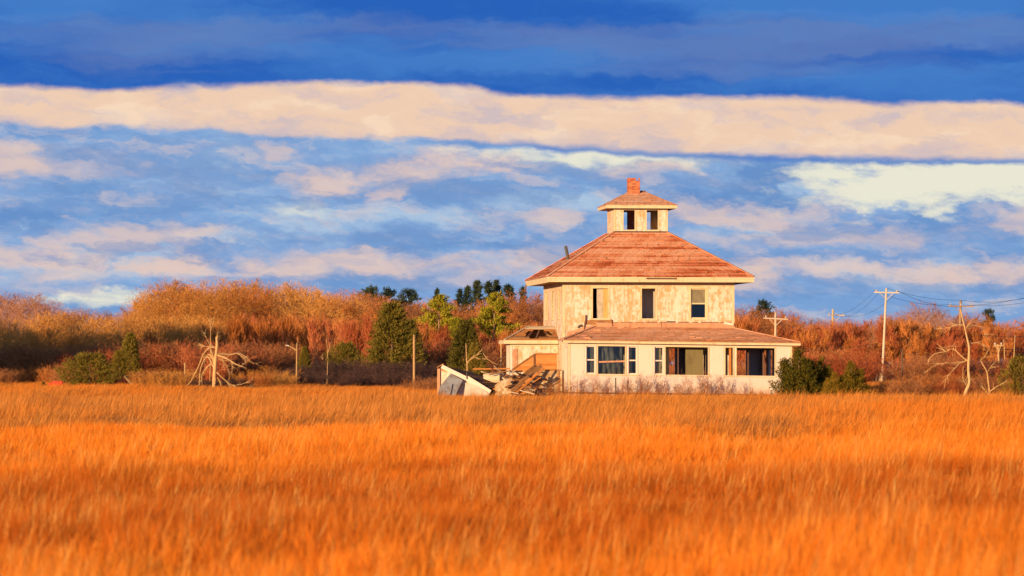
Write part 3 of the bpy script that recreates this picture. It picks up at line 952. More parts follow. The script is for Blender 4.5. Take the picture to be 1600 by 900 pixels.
# fascia and head trim
MB(PFRONT).box(PX0 - 0.34, PX1 + 0.42, 0.30, 0.33, 3.03, 3.20).build('porch_fascia', 'trim', house)
MB(PFRONT).box(PX0 - 0.30, PX1 + 0.38, 0.0, 0.298, 3.022, 3.05).build('porch_soffit', 'old_wood', house)
MB(PFRONT).box(PX0 - 0.02, PX1 + 0.02, 0.001, 0.035, 2.99, 3.02).build('porch_frieze', 'trim', house)
for a, b, st in G1 + G2 + G3:
    if st == 'sash':
        window(PFRONT, a, b, PZ0, PZ1, 'sash', casing=0.055, mat='porch_white', sill=False)
    else:
        window(PFRONT, a, b, PZ0, PZ1, 'open', casing=0.055, mat='trim', sill=False)
for a, b in ((-3.80, -0.88), (-0.12, 2.95), (3.70, 6.52)):
    MB(PFRONT).box(a, b, 0.001, 0.07, PZ0 - 0.07, PZ0 - 0.022).build('porch_sill', 'trim', house)
MB(PFRONT).bar((-3.08, -0.05, 2.03), (-1.45, -0.05, 2.10), 0.03, 0.09).build('cross_board', 'flash', house)
g_ = MB(PFRONT).box(-3.08, -1.70, -0.075, -0.070, 1.41, 2.87).build('porch_pane', 'glass', house)
# torn film hanging in folds behind the wide pane
fl = MB(PFRONT)
rf = random.Random(12)
nu_, nz_ = 22, 12
gv = []
for j in range(nz_ + 1):
    for i in range(nu_ + 1):
        u = -3.0 + 1.25 * i / nu_; z = 1.36 + 1.46 * j / nz_
        w = -0.30 + 0.06 * math.sin(i * 1.3 + j * .35) + 0.04 * math.sin(i * .6 - j * .8) + rf.uniform(-.012, .012)
        gv.append((u, w, z))
gf = []
for j in range(nz_):
    for i in range(nu_):
        if (i > 13 and j > 6 and (i - 13) * .7 + (j - 6) > 3.5 and i < 20) or (i < 2 and j > 8): continue
        a = j * (nu_ + 1) + i
        gf.append((a, a + 1, a + nu_ + 2, a + nu_ + 1))
fl.add(gv, gf)
fl.build('torn_film', 'film', house, recalc=False)
MB(PFRONT).box(0.0, 0.36, -0.34, -0.31, 0.55, 2.92).build('curtain_panel', 'ochre', house)
MB(PFRONT).box(-3.68, -3.24, -0.30, -0.27, 0.6, 2.92).build('curtain_panel', 'film', house)
MB(PFRONT).bar((1.28, -0.4, 0.55), (1.28, -0.4, 2.95), 0.06, 0.06, up=(0, 1, 0)).build('post', 'dark_wood', house)
MB(PFRONT).box(1.75, 2.7, -0.9, -0.86, 0.55, 2.95).build('leaning_sheet', 'olive', house)
MB(PFRONT).box(0.56, 0.78, -0.30, -0.27, 0.55, 2.92).build('curtain_panel', 'ochre', house)
MB(PFRONT).box(4.00, 4.12, -0.24, -0.20, 0.55, 2.92).build('door_edge', 'raw_wood', house)
MB(PFRONT).box(3.70, 3.98, -0.62, -0.58, 0.55, 2.92).build('curtain_panel', 'ochre', house)
MB(PFRONT).box(4.15, 4.32, -0.7, -0.66, 0.55, 2.92).build('curtain_panel', 'ochre', house)
MB(PFRONT).box(-1.60, -1.46, -0.3, -0.27, 0.55, 2.92).build('curtain_panel', 'ochre', house)
MB(PFRONT).box(-1.42, -1.2, -0.4, -0.37, 0.55, 2.92).build('curtain_panel', 'ochre', house)
for x in (5.25, 6.1):
    MB(PFRONT).bar((x, -1.6, 0.55), (x, -1.6, 2.95), 0.09, 0.09, up=(0, 1, 0)).build('post', 'dark_wood', house)
# lower cladding panels with open joints
cuts = [PX0 + 0.02, -3.55, -2.75, -1.75, -0.95, 0.15, 1.2, 2.25, 3.05, 3.72, 5.1, 6.3, PX1 - 0.02]
for i, (a, b) in enumerate(zip(cuts[:-1], cuts[1:])):
    d = 0.022 + rng.uniform(-.006, .008)
    MB(PFRONT).box(a + 0.012, b - 0.012, 0.002, d, 0.44 + rng.uniform(0, .03), PZ0 - 0.08 + rng.uniform(-.015, .004)).build('panel', 'panel_white', house)
for a, b in ((PX0 + .03, -3.82), (-0.86, -0.14), (2.97, 3.68), (6.54, PX1 - .03)):
    MB(PFRONT).box(a, b, 0.002, 0.018, PZ0 - 0.07, 2.985).build('panel', 'porch_white', house)
MB(PFRONT).box(PX1 - 0.09, PX1 + 0.02, 0.003, 0.04, 0.43, 3.0).build('corner_board', 'trim', house)
MB(PFRONT).box(PX0 - 0.02, PX0 + 0.08, 0.003, 0.04, 0.43, 3.0).build('corner_board', 'trim', house)
# porch roof (hip on both ends, leaning on the house front)
ez = 3.19
zr = 3.92
E0 = (PX0 - 0.36, PF - 0.36, ez); E1 = (PX1 + 0.45, PF - 0.36, ez - SAG * (PX1 + 5.1))
T0 = (PX0 + 1.70, -HW - 0.03, zr); T1 = (HW - 0.02, -HW - 0.03, zr - 0.06)
EB = (PX1 + 0.45, 2.3, ez - SAG * (PX1 + 5.1)); TB = (HW + 0.02, 2.3, zr - 0.06)
EL = (PX0 - 0.36, -HW - 0.03, ez); TL = T0
dn = Vector((0, 0, -0.03))
pq = [[Vector(p) + dn for p in f] for f in ([E0, E1, T1, T0], [E1, EB, TB, T1], [EL, E0, T0])]
porch_roof = roof_body('porch_roof', 'dark_wood', pq)
courses(porch_roof, E0, E1, T1, T0, 13, 'porch_shingle', seed=71, tab=0.36)
courses(porch_roof, E1, EB, TB, (T1[0] + .04, T1[1], T1[2]), 13, 'porch_shingle', seed=72, tab=0.36)
courses(porch_roof, EL, E0, T0, (T0[0] - .02, T0[1], T0[2]), 10, 'porch_shingle', seed=73, tab=0.36)
MB().bar(Vector(E0) + Vector((0, 0, .03)), Vector(T0) + Vector((0, 0, .02)), 0.16, 0.03).build('hip_cap', 'porch_shingle', porch_roof)
MB().bar(Vector(E1) + Vector((0, 0, .03)), Vector(T1) + Vector((0, 0, .02)), 0.16, 0.03).build('hip_cap', 'porch_shingle', porch_roof)
# apron board along the foot of the upper wall, with a dark gap over it
for a, b, z0, z1 in ((-2.85, 0.68, 3.93, 4.14), (0.72, HW - 0.03, 3.87, 4.13)):
    MB(FRONT).box(a, b, 0.02, 0.06, z0 - 0.06, z1).build('apron_board', 'flash', house)
gap = MB(FRONT)
x = -2.8
r = random.Random(9)
while x < HW - 0.3:
    w = r.uniform(.25, .7)
    gap.box(x, x + w, 0.018, 0.05, 4.145, 4.145 + r.uniform(.02, .075)); x += w + r.uniform(0.0, .25)
gap.build('torn_edge', 'dark_wood', house)
MB(FRONT).add([(-4.45, 0.045, 3.28), (-2.86, 0.045, 3.86), (-2.86, 0.045, 4.05), (-4.45, 0.045, 3.62), (-4.45, 0.02, 3.28), (-2.86, 0.02, 3.86), (-2.86, 0.02, 4.05), (-4.45, 0.02, 3.62)],
              [(0, 1, 2, 3), (7, 6, 5, 4), (0, 4, 5, 1), (1, 5, 6, 2), (2, 6, 7, 3), (3, 7, 4, 0)]).build('apron_board', 'flash', house)
MB(FRONT).box(-3.42, -1.95, 0.02, 0.045, 4.02, 4.27).build('bare_patch_board', 'old_wood', house)
MB(FRONT).bar((-3.45, 0.09, 4.05), (-3.42, 0.09, 4.55), 0.05, 0.07, up=(0, 1, 0)).build('broken_stud', 'dark_wood', house)
MB(FRONT).bar((-3.52, 0.06, 3.7), (-3.47, 0.06, 4.2), 0.04, 0.09, up=(0, 1, 0)).build('broken_stud', 'dark_wood', house)
MB(FRONT).tube([(-3.85, 0.05, 3.85), (-3.78, 0.08, 3.95), (-3.66, 0.06, 4.0), (-3.62, 0.06, 3.9)], [0.05, 0.06, 0.05, 0.03], 6).build('bent_bracket', 'metal', house)
MB(FRONT).bar((-1.98, 0.06, 3.95), (-2.05, 0.07, 4.3), 0.05, 0.09, up=(0, 1, 0)).build('broken_stud', 'old_wood', house)
MB(FRONT).bar((4.1, 0.06, 4.12), (4.62, 0.09, 4.05), 0.05, 0.12).build('loose_trim', 'porch_white', house)

# ---- side annex with its broken roof
AY = -2.55
AX0 = -7.28
AYB = -0.2
AFRONT = lambda u, w, z: (u, AY - w, z)
MB(AFRONT).wall(AX0, -HW - 0.03, 0.3, 3.02, 0.14, [(-6.95, -5.0, 0.35, 1.2)]).build('annex_wall', 'siding', house)
MB(lambda u, w, z: (AX0 - w, u, z)).wall(AY + 0.141, AYB, 0.3, 3.02, 0.14, [(-1.7, -1.0, 1.2, 2.5)]).build('annex_wall', 'siding', house)
MB(lambda u, w, z: (u, AYB + w, z)).wall(AX0, -HW - 0.03, 0.3, 3.02, 0.14).build('annex_wall', 'siding', house)
poly_cut = lambda u, z: z > 1.62 + (u + 7.15) * 0.66 if u < -6.05 else z > 2.42
shingle_siding('siding_shingles', AFRONT, AX0 + 0.12, -HW - 0.05, 1.3, 2.86, [], 'siding', seed=77, clip=poly_cut)
MB(AFRONT).box(AX0 - 0.02, AX0 + 0.10, 0.0, 0.03, 0.3, 2.88).build('corner_board', 'porch_white', house)
MB(AFRONT).box(AX0 + 0.14, AX0 + 0.38, 0.017, 0.04, 1.75, 2.72).build('shutter', 'flash', house)
MB(AFRONT).box(AX0 - 0.02, -HW - 0.03, 0.0, 0.035, 2.88, 3.02).build('frieze_board', 'trim', house)
MB(AFRONT).box(AX0 - 0.36, -HW - 0.05, 0.34, 0.37, 3.0, 3.19).build('fascia', 'trim', house)
MB(AFRONT).box(AX0 - 0.33, -HW - 0.05, 0.036, 0.338, 3.022, 3.045).build('soffit', 'old_wood', house)
MB().box(AX0 - 0.39, AX0 - 0.36, AY - 0.37, AYB + .2, 3.0, 3.19).build('fascia', 'trim', house)
# boards of the annex roof: missing ones leave the rafters bare
aE0 = Vector((AX0 - 0.36, AY - 0.36, 3.20)); aE1 = Vector((-HW - 0.03, AY - 0.36, 3.20))
aT0 = Vector((-6.05, -0.55, 3.98)); aT1 = Vector((-HW - 0.03, -0.55, 3.98))
annex_roof = MB().add([aE0 + Vector((0.05, AYB + .2 - AY + .36, -0.05)), aE1 + Vector((0, AYB + .2 - AY + .36, -0.05)), aT1 + dn, aT0 + dn], [(0, 1, 2, 3)]).add([aE0 + Vector((0, 0, -.03)), aE0 + Vector((0.05, AYB + .2 - AY + .36, -0.05)), aT0 + dn], [(0, 1, 2)]).build('annex_roof', 'old_wood', house)
nb = 9
nrm = (aE1 - aE0).cross(aT0 - aE0).normalized()
r = random.Random(3)
for i in range(nb):
    t0, t1 = i / nb, (i + 0.93) / nb
    L0, L1 = aE0.lerp(aT0, t0), aE0.lerp(aT0, t1)
    R0, R1 = aE1.lerp(aT1, t0), aE1.lerp(aT1, t1)
    spans = [(0.0, 1.0)]
    hole = {1: (0.42, 0.60), 2: (0.30, 0.80), 3: (0.27, 0.90), 4: (0.22, 0.94), 5: (0.20, 0.80), 6: (0.36, 0.66)}.get(i)
    if hole: spans = [(0.0, hole[0] + r.uniform(-.04, .04)), (hole[1] + r.uniform(-.04, .04), 1.0)]
    for a, b in spans:
        th = nrm * 0.025
        vs = [L0.lerp(R0, a), L0.lerp(R0, b), L1.lerp(R1, b + r.uniform(-.02, .02) * (b < 1)), L1.lerp(R1, a + r.uniform(-.02, .02) * (a > 0))]
        lift = nrm * r.uniform(0, 0.02)
        vs = [v + lift for v in vs]
        MB().add(vs + [v - th for v in vs], [(0, 1, 2, 3), (7, 6, 5, 4), (0, 4, 5, 1), (1, 5, 6, 2), (2, 6, 7, 3), (3, 7, 4, 0)]).build('roof_board', ('old_wood' if i in (1, 2, 5) else 'raw_wood') if i not in (7, 8) else 'pale_wood', annex_roof)
for f in (0.12, 0.36, 0.56, 0.78):
    a = aE0.lerp(aE1, f); b = aT0.lerp(aT1, max(0, f - 0.1))
    MB().bar(a - nrm * 0.09, b - nrm * 0.09, 0.07, 0.12, up=nrm).build('rafter', 'dark_wood', annex_roof)
MB().bar(aE0 + Vector((0, 0, .03)), aT0 + Vector((0, 0, .03)), 0.12, 0.03).build('hip_cap', 'pale_wood', annex_roof)
MB().box(AX0 + .15, -HW - .2, AY + .2, AYB - .15, 2.55, 2.6).build('annex_ceiling', 'dark_wood', house)
# stripped stretch of the annex wall: bare boards below a slanting tear
z = 1.50
i = 0
while z < 2.40:
    h = 0.145
    ul = -7.15 + max(0.0, (z - 1.62)) / 0.66 + 0.03
    for a, b in ((ul, -6.02), (-5.93, -HW - 0.12)):
        if b - a > 0.1:
            MB(AFRONT).box(a, b, 0.004, 0.03 + 0.004 * (i % 2), z, z + h - 0.008).build('bare_board', 'raw_wood', house)
    z += h; i += 1
MB(AFRONT).bar((-7.2, 0.06, 1.60), (-6.0, 0.06, 2.42), 0.05, 0.06).build('torn_edge', 'old_wood', house)
MB(AFRONT).bar((-6.02, 0.06, 2.45), (-HW - 0.1, 0.06, 2.46), 0.04, 0.05).build('torn_edge', 'old_wood', house)
MB(AFRONT).bar((-5.97, 0.06, 1.35), (-5.99, 0.06, 2.44), 0.07, 0.06, up=(0, 1, 0)).build('stud', 'dark_wood', house)
MB(AFRONT).bar((-6.0, 0.1, 1.45), (-HW - 0.1, 0.25, 1.56), 0.12, 0.14).build('ledger', 'old_wood', house)
# low shingled wall beside the porch
SY = -5.2
SFRONT = lambda u, w, z: (u, SY - w, z)
MB(SFRONT).wall(-6.25, -HW - 0.10, -0.05, 1.55, 0.12).build('skirt_wall', 'siding_low', house)
shingle_siding('siding_shingles', SFRONT, -6.24, -HW - 0.11, 0.0, 1.53, [], 'siding_low', seed=91)
MB(SFRONT).box(-5.0, -4.9, 0.02, 0.05, 0.0, 1.54).build('batten', 'old_wood', house)
MB(SFRONT).box(-6.28, -HW - 0.08, -0.14, 0.03, 1.552, 1.60).build('cap_board', 'old_wood', house)
MB(lambda u, w, z: (-6.25 - w, u, z)).wall(SY + .121, AY - 0.03, -0.05, 1.50, 0.1).build('skirt_wall', 'siding_low', house)
# a low pale plinth further left on the annex front
MB(AFRONT).box(AX0 - 0.05, -6.3, 0.04, 0.4, -0.05, 0.5).build('plinth', 'concrete', house)

# ------------------------------------------------------------------ wreckage beside the house
def WP(px, py, Y):
    return Vector((px_x(px, Y), Y, px_z(py, Y)))


def plate(pts, thick, name, mat, parent=None):
    """solid plate: outline pts (world), pushed back along its normal"""
    pts = [Vector(p) for p in pts]
    n = Vector((0, 0, 0))
    for i in range(len(pts)):
        n += pts[i].cross(pts[(i + 1) % len(pts)])
    n.normalize()
    if n.y > 0: n = -n
    k = len(pts)
    vs = pts + [p - n * thick for p in pts]
    fs = [tuple(range(k)), tuple(range(2 * k - 1, k - 1, -1))] + [(i, (i + 1) % k, k + (i + 1) % k, k + i) for i in range(k)]
    return MB().add(vs, fs).build(name, mat, parent)


def rebase(root, z0=0.0):
    """move the root's children so that the root can stand at its base"""
    for c in root.children:
        c.matrix_parent_inverse = root.matrix_basis.inverted()


shed = tag(empty('collapsed_shed', (px_x(725, 201), 201, 0)), 'collapsed shed slumped in the grass, white sloping edge board over brown roof planks', 'shed')
plate([WP(688, 579, 200.6), WP(700, 579, 200.6), WP(766, 613, 200.2), WP(766, 632, 200.2), WP(688, 632, 200.6)], 0.06, 'gable_wall', 'siding', shed)
MB().bar(WP(685.5, 576, 200.55), WP(685.0, 632, 200.55), 0.15, 0.10, up=(0, 1, 0)).build('corner_post', 'flash', shed)
MB().bar(WP(689, 578, 200.5), WP(702, 579, 200.5), 0.06, 0.10).build('top_plate', 'raw_wood', shed)
MB().bar(WP(690, 572.5, 200.35), WP(729, 591.5, 200.2), 0.05, 0.21).build('edge_board', 'porch_white', shed)
MB().bar(WP(729.5, 590.5, 200.2), WP(766, 613.0, 200.0), 0.05, 0.25).build('edge_board', 'porch_white', shed)
MB().bar(WP(702, 584, 200.45), WP(729, 601, 200.35), 0.05, 0.14).build('edge_board', 'porch_white', shed)
MB().bar(WP(731, 602, 200.4), WP(762, 617, 200.2), 0.05, 0.10).build('edge_board', 'old_wood', shed)
MB().bar(WP(683, 574, 201.4), WP(693, 568.5, 201.6), 0.05, 0.05).build('loose_lath', 'raw_wood', shed)
MB().bar(WP(729, 582, 200.1), WP(729, 592, 200.1), 0.04, 0.04, up=(0, 1, 0)).build('nail_rod', 'metal', shed)
pa = WP(691, 571.2, 200.4); pb = WP(763, 608, 200.1)
r = random.Random(31)
for i in range(9):
    f = (i + 0.4) / 9
    a = pa.lerp(pb, f)
    L = (1.0 - 0.35 * f) * r.uniform(0.8, 1.1)
    b = a + Vector((1.75 * L, 2.1 * L, -0.42 * L + 0.35 * f))
    MB().bar(a + Vector((0, 0, .02 * (i % 2))), b, 0.24, 0.03, up=(0.4, 0, 0.9)).build('roof_plank', 'dark_wood' if i % 3 else 'old_wood', shed)
for i in range(3):
    a = WP(742 + i * 8, 590 + i * 4, 201.8 + .2 * i)
    MB().bar(a, a + Vector((1.0, 0.3, -0.45)), 0.16, 0.04).build('rafter', 'dark_wood', shed)
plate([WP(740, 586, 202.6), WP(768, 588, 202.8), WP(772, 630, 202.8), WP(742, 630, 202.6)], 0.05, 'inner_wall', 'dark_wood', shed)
rebase(shed)

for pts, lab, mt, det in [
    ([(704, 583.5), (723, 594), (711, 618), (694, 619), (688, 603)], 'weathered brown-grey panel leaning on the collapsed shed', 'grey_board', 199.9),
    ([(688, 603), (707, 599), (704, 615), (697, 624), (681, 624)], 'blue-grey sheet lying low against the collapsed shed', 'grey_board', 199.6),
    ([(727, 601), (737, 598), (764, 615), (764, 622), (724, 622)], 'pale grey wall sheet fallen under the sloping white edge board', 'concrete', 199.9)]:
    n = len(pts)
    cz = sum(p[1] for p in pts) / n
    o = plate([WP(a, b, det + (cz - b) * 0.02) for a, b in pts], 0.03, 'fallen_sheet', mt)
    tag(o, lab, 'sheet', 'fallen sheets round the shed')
chunk = tag(plate([WP(773, 602, 200.6), WP(783, 595, 200.7), WP(800, 590, 200.8), WP(800, 628, 200.3), WP(772, 628, 200.2)], 0.08, 'wall_fragment', 'siding_low'),
            'pale shingled wall fragment standing between the shed and the broken stairs', 'wall fragment')
ss = MB()
r = random.Random(8)
for j in range(9):
    for i in range(6):
        px = 774 + i * 4.4 + (j % 2) * 2; py = 628 - j * 4.2
        if py - 4 < 604 - (px - 773) * 0.5 or px > 796: continue
        a = WP(px, py, 200.18 + (628 - py) * 0.012)
        ss.box(a.x, a.x + .14, a.y - .02 + r.uniform(-.01, .01), a.y + .02, a.z, a.z + .14)
o = ss.build('shingles', 'siding_low', chunk); o['kind'] = 'stuff'

# broken stairs: two stringers, treads and slanting rails
st = tag(empty('broken_stairs', (px_x(820, 200.8), 200.8, 0)), 'broken wooden stairs slanting down from the side annex', 'stairs')
for (a, b, w, h, mt) in [((846, 571, 201.2), (799, 612, 200.2), .06, .22, 'old_wood'), ((838, 571, 202.2), (797, 603, 201.4), .06, .2, 'old_wood'),
                         ((850, 575, 200.9), (806, 616, 200.0), .05, .12, 'raw_wood'), ((833, 591, 200.3), (801, 618, 199.9), .05, .10, 'raw_wood')]:
    MB().bar(WP(*a), WP(*b), w, h).build('stringer', mt, st)
for i in range(7):
    f = (i + .5) / 7
    a = WP(846, 571, 201.15).lerp(WP(799, 612, 200.15), f)
    MB().bar(a + Vector((-0.05, 0.1, 0.02)), a + Vector((-0.15, 1.1, 0.05)), 0.24, 0.035).build('tread', 'old_wood' if i % 2 else 'dark_wood', st)
rebase(st)
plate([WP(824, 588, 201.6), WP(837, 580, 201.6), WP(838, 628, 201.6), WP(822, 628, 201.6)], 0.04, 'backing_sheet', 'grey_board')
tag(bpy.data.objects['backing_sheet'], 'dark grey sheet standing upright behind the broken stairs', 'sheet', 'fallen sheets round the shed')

beam = tag(MB().bar(WP(739, 576.5, 203.0), WP(797, 576.0, 203.4), .08, .08).build('fallen_beam', 'raw_wood'), 'long thin golden beam lying level from the collapsed shed to the annex', 'beam')
r = random.Random(77)
nb_ = 0
for i in range(64):
    if i < 24:
        px = r.uniform(744, 800); py = r.uniform(581, 600); Y = r.uniform(201.0, 203.2); L = r.uniform(.5, 1.5)
    elif i < 56:
        px = r.uniform(796, 846); py = r.uniform(586, 616); Y = r.uniform(200.2, 202.0); L = r.uniform(.4, 1.2)
    else:
        px = r.uniform(800, 850); py = r.uniform(606, 618); Y = r.uniform(199.3, 200.0); L = r.uniform(.5, 1.2)
    c = WP(px, py, Y)
    an = r.uniform(-1.0, 1.0); tilt = r.uniform(-.7, .7)
    d = Vector((math.cos(an) * math.cos(tilt), math.sin(an) * math.cos(tilt), math.sin(tilt))) * L / 2
    if c.z - abs(d.z) < 0.02: c.z = abs(d.z) + 0.03
    o = MB().bar(c - d, c + d, r.uniform(.08, .22), r.uniform(.025, .06), up=(r.uniform(-.3, .3), r.uniform(-.8, .2), 1)).build('broken_board', r.choice(['old_wood', 'raw_wood', 'raw_wood', 'dark_wood', 'dark_wood', 'pale_wood']))
    tag(o, 'broken board in the heap of wreckage between shed and annex', 'board', 'broken boards heaped beside the house')
# a mound of rotten boards carries the heap
r = random.Random(78)
for i in range(34):
    px = r.uniform(742, 846); Y = r.uniform(201.6, 203.4); z = r.uniform(.1, .95 if px < 805 else .7)
    c = Vector((px_x(px, Y), Y, z)); an = r.uniform(-.7, .7)
    d = Vector((math.cos(an), math.sin(an), r.uniform(-.3, .3))) * r.uniform(.5, 1.0)
    o = MB().bar(c - d, c + d, r.uniform(.16, .32), r.uniform(.04, .12), up=(0, -.5, 1)).build('broken_board', r.choice(['dark_wood', 'dark_wood', 'old_wood', 'grey_board']))
    tag(o, 'broken board in the heap of wreckage between shed and annex', 'board', 'broken boards heaped beside the house')
barrel = MB()
cb = WP(769, 592, 201.6)
barrel.tube([cb + Vector((-.45, .1, 0)), cb + Vector((-.2, .05, 0)), cb + Vector((.45, -.1, .02))], [0.28, 0.31, 0.27], 16)
tag(barrel.build('fallen_drum', 'pale_wood', smooth=False), 'rounded pale drum half buried in the wreckage', 'drum')

# ------------------------------------------------------------------ poles and wires
def utility_pole(px_top, py_top, px_base, Y, arm=None, label='', mat='pole_wood', r0=.145, r1=.095, ins=3, cat='utility pole', name='utility_pole', base_mat=None):
    top = WP(px_top, py_top, Y); bx = px_x(px_base, Y)
    root = tag(empty(name, (bx, Y, 0)), label, cat, 'poles along the road')
    dxx = top.x - bx
    p = MB()
    n = 7
    p.tube([(dxx * i / n, 0, -0.2 + (top.z + .2) * i / n) for i in range(n + 1)], [r0 + (r1 - r0) * i / n for i in range(n + 1)], 10)
    p.build('pole', mat, root, smooth=True)
    if arm:
        (xa, ya), (xb, yb) = arm
        a = WP(xa, ya, Y - .15) - Vector((bx, Y, 0)); b = WP(xb, yb, Y - .15) - Vector((bx, Y, 0))
        ca = MB().bar(a, b, .09, .115).build('crossarm', mat, root)
        for i in range(ins):
            f = (i + .25) / (ins - .5)
            q_ = a.lerp(b, f)
            MB().tube([q_ + Vector((0, 0, .06)), q_ + Vector((0, 0, .14)), q_ + Vector((0, 0, .28))], [.05, .09, .06], 8).build('insulator', 'porcelain', ca)
        mid = a.lerp(b, .5)
        for e_ in (.22, .78):
            MB().bar(a.lerp(b, e_), mid + Vector((0, .1, -.75)), .04, .05).build('brace', mat, root)
    return root


utility_pole(1385, 450, 1378, 382, ((1365.5, 456.5), (1405, 457.5)), 'tall pale utility pole with one crossarm between the juniper and the leaning dead tree')
utility_pole(1501, 469, 1498, 420, ((1481, 478), (1522, 479)), 'brown utility pole with crossarm rising behind the leaning dead tree', mat='bark', r0=.19, r1=.13)
utility_pole(1212, 488, 1211, 392, ((1193, 497), (1231, 499)), 'utility pole with wide crossarm just beyond the porch roof', r0=.16, r1=.12)
utility_pole(1301.5, 483, 1300, 520, ((1293, 492), (1320, 493)), 'distant pole top with short crossarm above the trees', r0=.18, r1=.16)
utility_pole(1559, 538, 1563, 330, ((1552.5, 540.5), (1567, 540)), 'short white pole with small crossarm near the right-hand dead saplings', mat='snag_wood', r0=.09, r1=.08, ins=2)
utility_pole(1568.5, 530, 1572, 332, None, 'slim white pole with no crossarm beside the short white pole', mat='snag_wood', r0=.06, r1=.045)
utility_pole(1586, 524, 1582, 334, None, 'slim white pole leaning over the right-hand cedar', mat='snag_wood', r0=.07, r1=.05)
utility_pole(647, 523, 647, 243, None, 'bare wooden post standing in the brush left of the collapsed shed', mat='snag_wood', r0=.085, r1=.075, cat='post', name='wooden_post')
utility_pole(795, 527, 794, 262, None, 'slim bleached post just left of the annex', mat='snag_wood', r0=.08, r1=.06, cat='post', name='wooden_post')
utility_pole(783, 531, 783, 264, None, 'thinner bleached post with a stub, left of the annex', mat='snag_wood', r0=.06, r1=.05, cat='post', name='wooden_post')
utility_pole(289, 567, 289, 262, None, 'short white stake in the brush left of the broken tree', mat='snag_wood', r0=.06, r1=.06, cat='post', name='wooden_post')
utility_pole(962, 590, 962, 199.2, None, 'thin metal stake in front of the porch', mat='metal', r0=.035, r1=.035, cat='post', name='metal_stake')
utility_pole(1409.5, 545, 1410, 250, None, 'thin dark stake in the red brush beside the tall pale utility pole', mat='metal', r0=.035, r1=.03, cat='post', name='metal_stake')
lp = utility_pole(464, 536, 463, 254, None, 'thin pale lamp post with a bent arm in the brush', mat='snag_wood', r0=.06, r1=.045, cat='lamp post', name='lamp_post')
o_ = Vector(lp.location)
MB().tube([WP(464, 548, 254) - o_, WP(458, 544, 254) - o_, WP(451, 540.5, 254) - o_], [.055, .045, .04], 6).build('arm', 'snag_wood', lp)
MB().bar(WP(452, 540.5, 254) - o_, WP(446.5, 539.5, 254) - o_, .18, .08).build('lamp_head', 'porcelain', lp)


def wire(a, b, sag_, label, rad=.015, n=18):
    a = WP(*a); b = WP(*b)
    pts = []
    for i in range(n + 1):
        f = i / n
        p = a.lerp(b, f); p.z -= 4 * sag_ * f * (1 - f)
        pts.append(p)
    o = MB().tube(pts, rad, 4, cap=False).build('overhead_wire', 'cable')
    return tag(o, label, 'wire', 'overhead wires')


L1_ = 'thin power wire between the tall pale pole and the distant pole top'
for (a, b, s_) in [((1367, 454, 382), (1294, 491, 520), .9), ((1376, 454, 382), (1302, 491, 520), 1.2), ((1404, 455, 382), (1318, 492, 520), 1.1)]:
    wire(a, b, s_, L1_)
L2_ = 'thin power wire from the tall pale pole to the brown pole behind the dead tree'
for (a, b, s_) in [((1367, 454, 382), (1483, 476, 420), .5), ((1385, 450, 382), (1501, 469, 420), .35), ((1404, 455, 382), (1520, 477, 420), .7)]:
    wire(a, b, s_, L2_)
L3_ = 'thin power wire running out over the trees from the brown pole'
for (a, b, s_) in [((1483, 476, 420), (1720, 425, 300), .9), ((1501, 469, 420), (1735, 420, 300), 1.1), ((1520, 477, 420), (1750, 430, 300), .8)]:
    wire(a, b, s_, L3_)
L4_ = 'thick dark cable strung low across the orange brush at right'
for (a, b, s_, rr) in [((1382, 532, 382), (1500, 517, 420), .95, .04), ((1381, 538, 382), (1500, 534, 420), 1.0, .045), ((1500, 517, 420), (1720, 508, 300), .8, .035), ((1500, 534, 420), (1720, 520, 300), 1.1, .05),
                       ((1500, 540, 420), (1720, 532, 300), 1.0, .045), ((1382, 534, 382), (1211, 540, 392), .55, .035), ((1381, 540, 382), (1300, 556, 430), .2, .045)]:
    wire(a, b, s_, L4_, rr * .62)

# small red tank by the left cedar: a body of riveted panels on a skid
rt = tag(empty('red_bin', (px_x(87, 262), 262, 0)), 'small bright red slatted bin at the edge of the field beside the round cedar', 'bin')
for i in range(4):
    x0 = -0.5 + i * 0.25
    MB().box(x0 + .008, x0 + .242, -.3, .3, .12, .62 + (.05 if i else -.08)).build('panel', 'red_paint', rt)
MB().box(-.49, .49, -.28, .28, .05, .118).build('skid', 'dark_wood', rt)
MB().box(-.52, .52, -.32, -.302, .50, .55).build('rim', 'red_paint', rt)
for a, b, lab in [((195, 588, 262), (214, 623, 236), 'long pale pole leaning in the brush near the round cedar'), ((172, 604, 258), (184, 620, 240), 'short pale plank tipped in the grass near the round cedar')]:
    p0 = WP(*a); p1 = Vector((px_x(b[0], b[2]), b[2], 0.03))
    p1 = Vector((px_x(b[0], a[2] - 3), a[2] - 3, 0.05))
    tag(MB().bar(p0, p1, .12, .08, taper=1.2).build('leaning_pole', 'snag_wood'), lab, 'pole')

# ------------------------------------------------------------------ vegetation builders
def sliver(V, F, p, q_, w, rr):
    d = q_ - p
    s_ = Vector((rr.uniform(-1, 1), rr.uniform(-1, 1), rr.uniform(-1, 1))).cross(d)
    if s_.length < 1e-6: s_ = Vector((1, 0, 0))
    s_ = s_.normalized() * (w / 2)
    o = len(V)
    V.extend(((p - s_)[:], (p + s_)[:], q_[:]))
    F.append((o, o + 1, o + 2))


def rvec(rr):
    return Vector((rr.gauss(0, 1), rr.gauss(0, 1), rr.gauss(0, 1))).normalized()


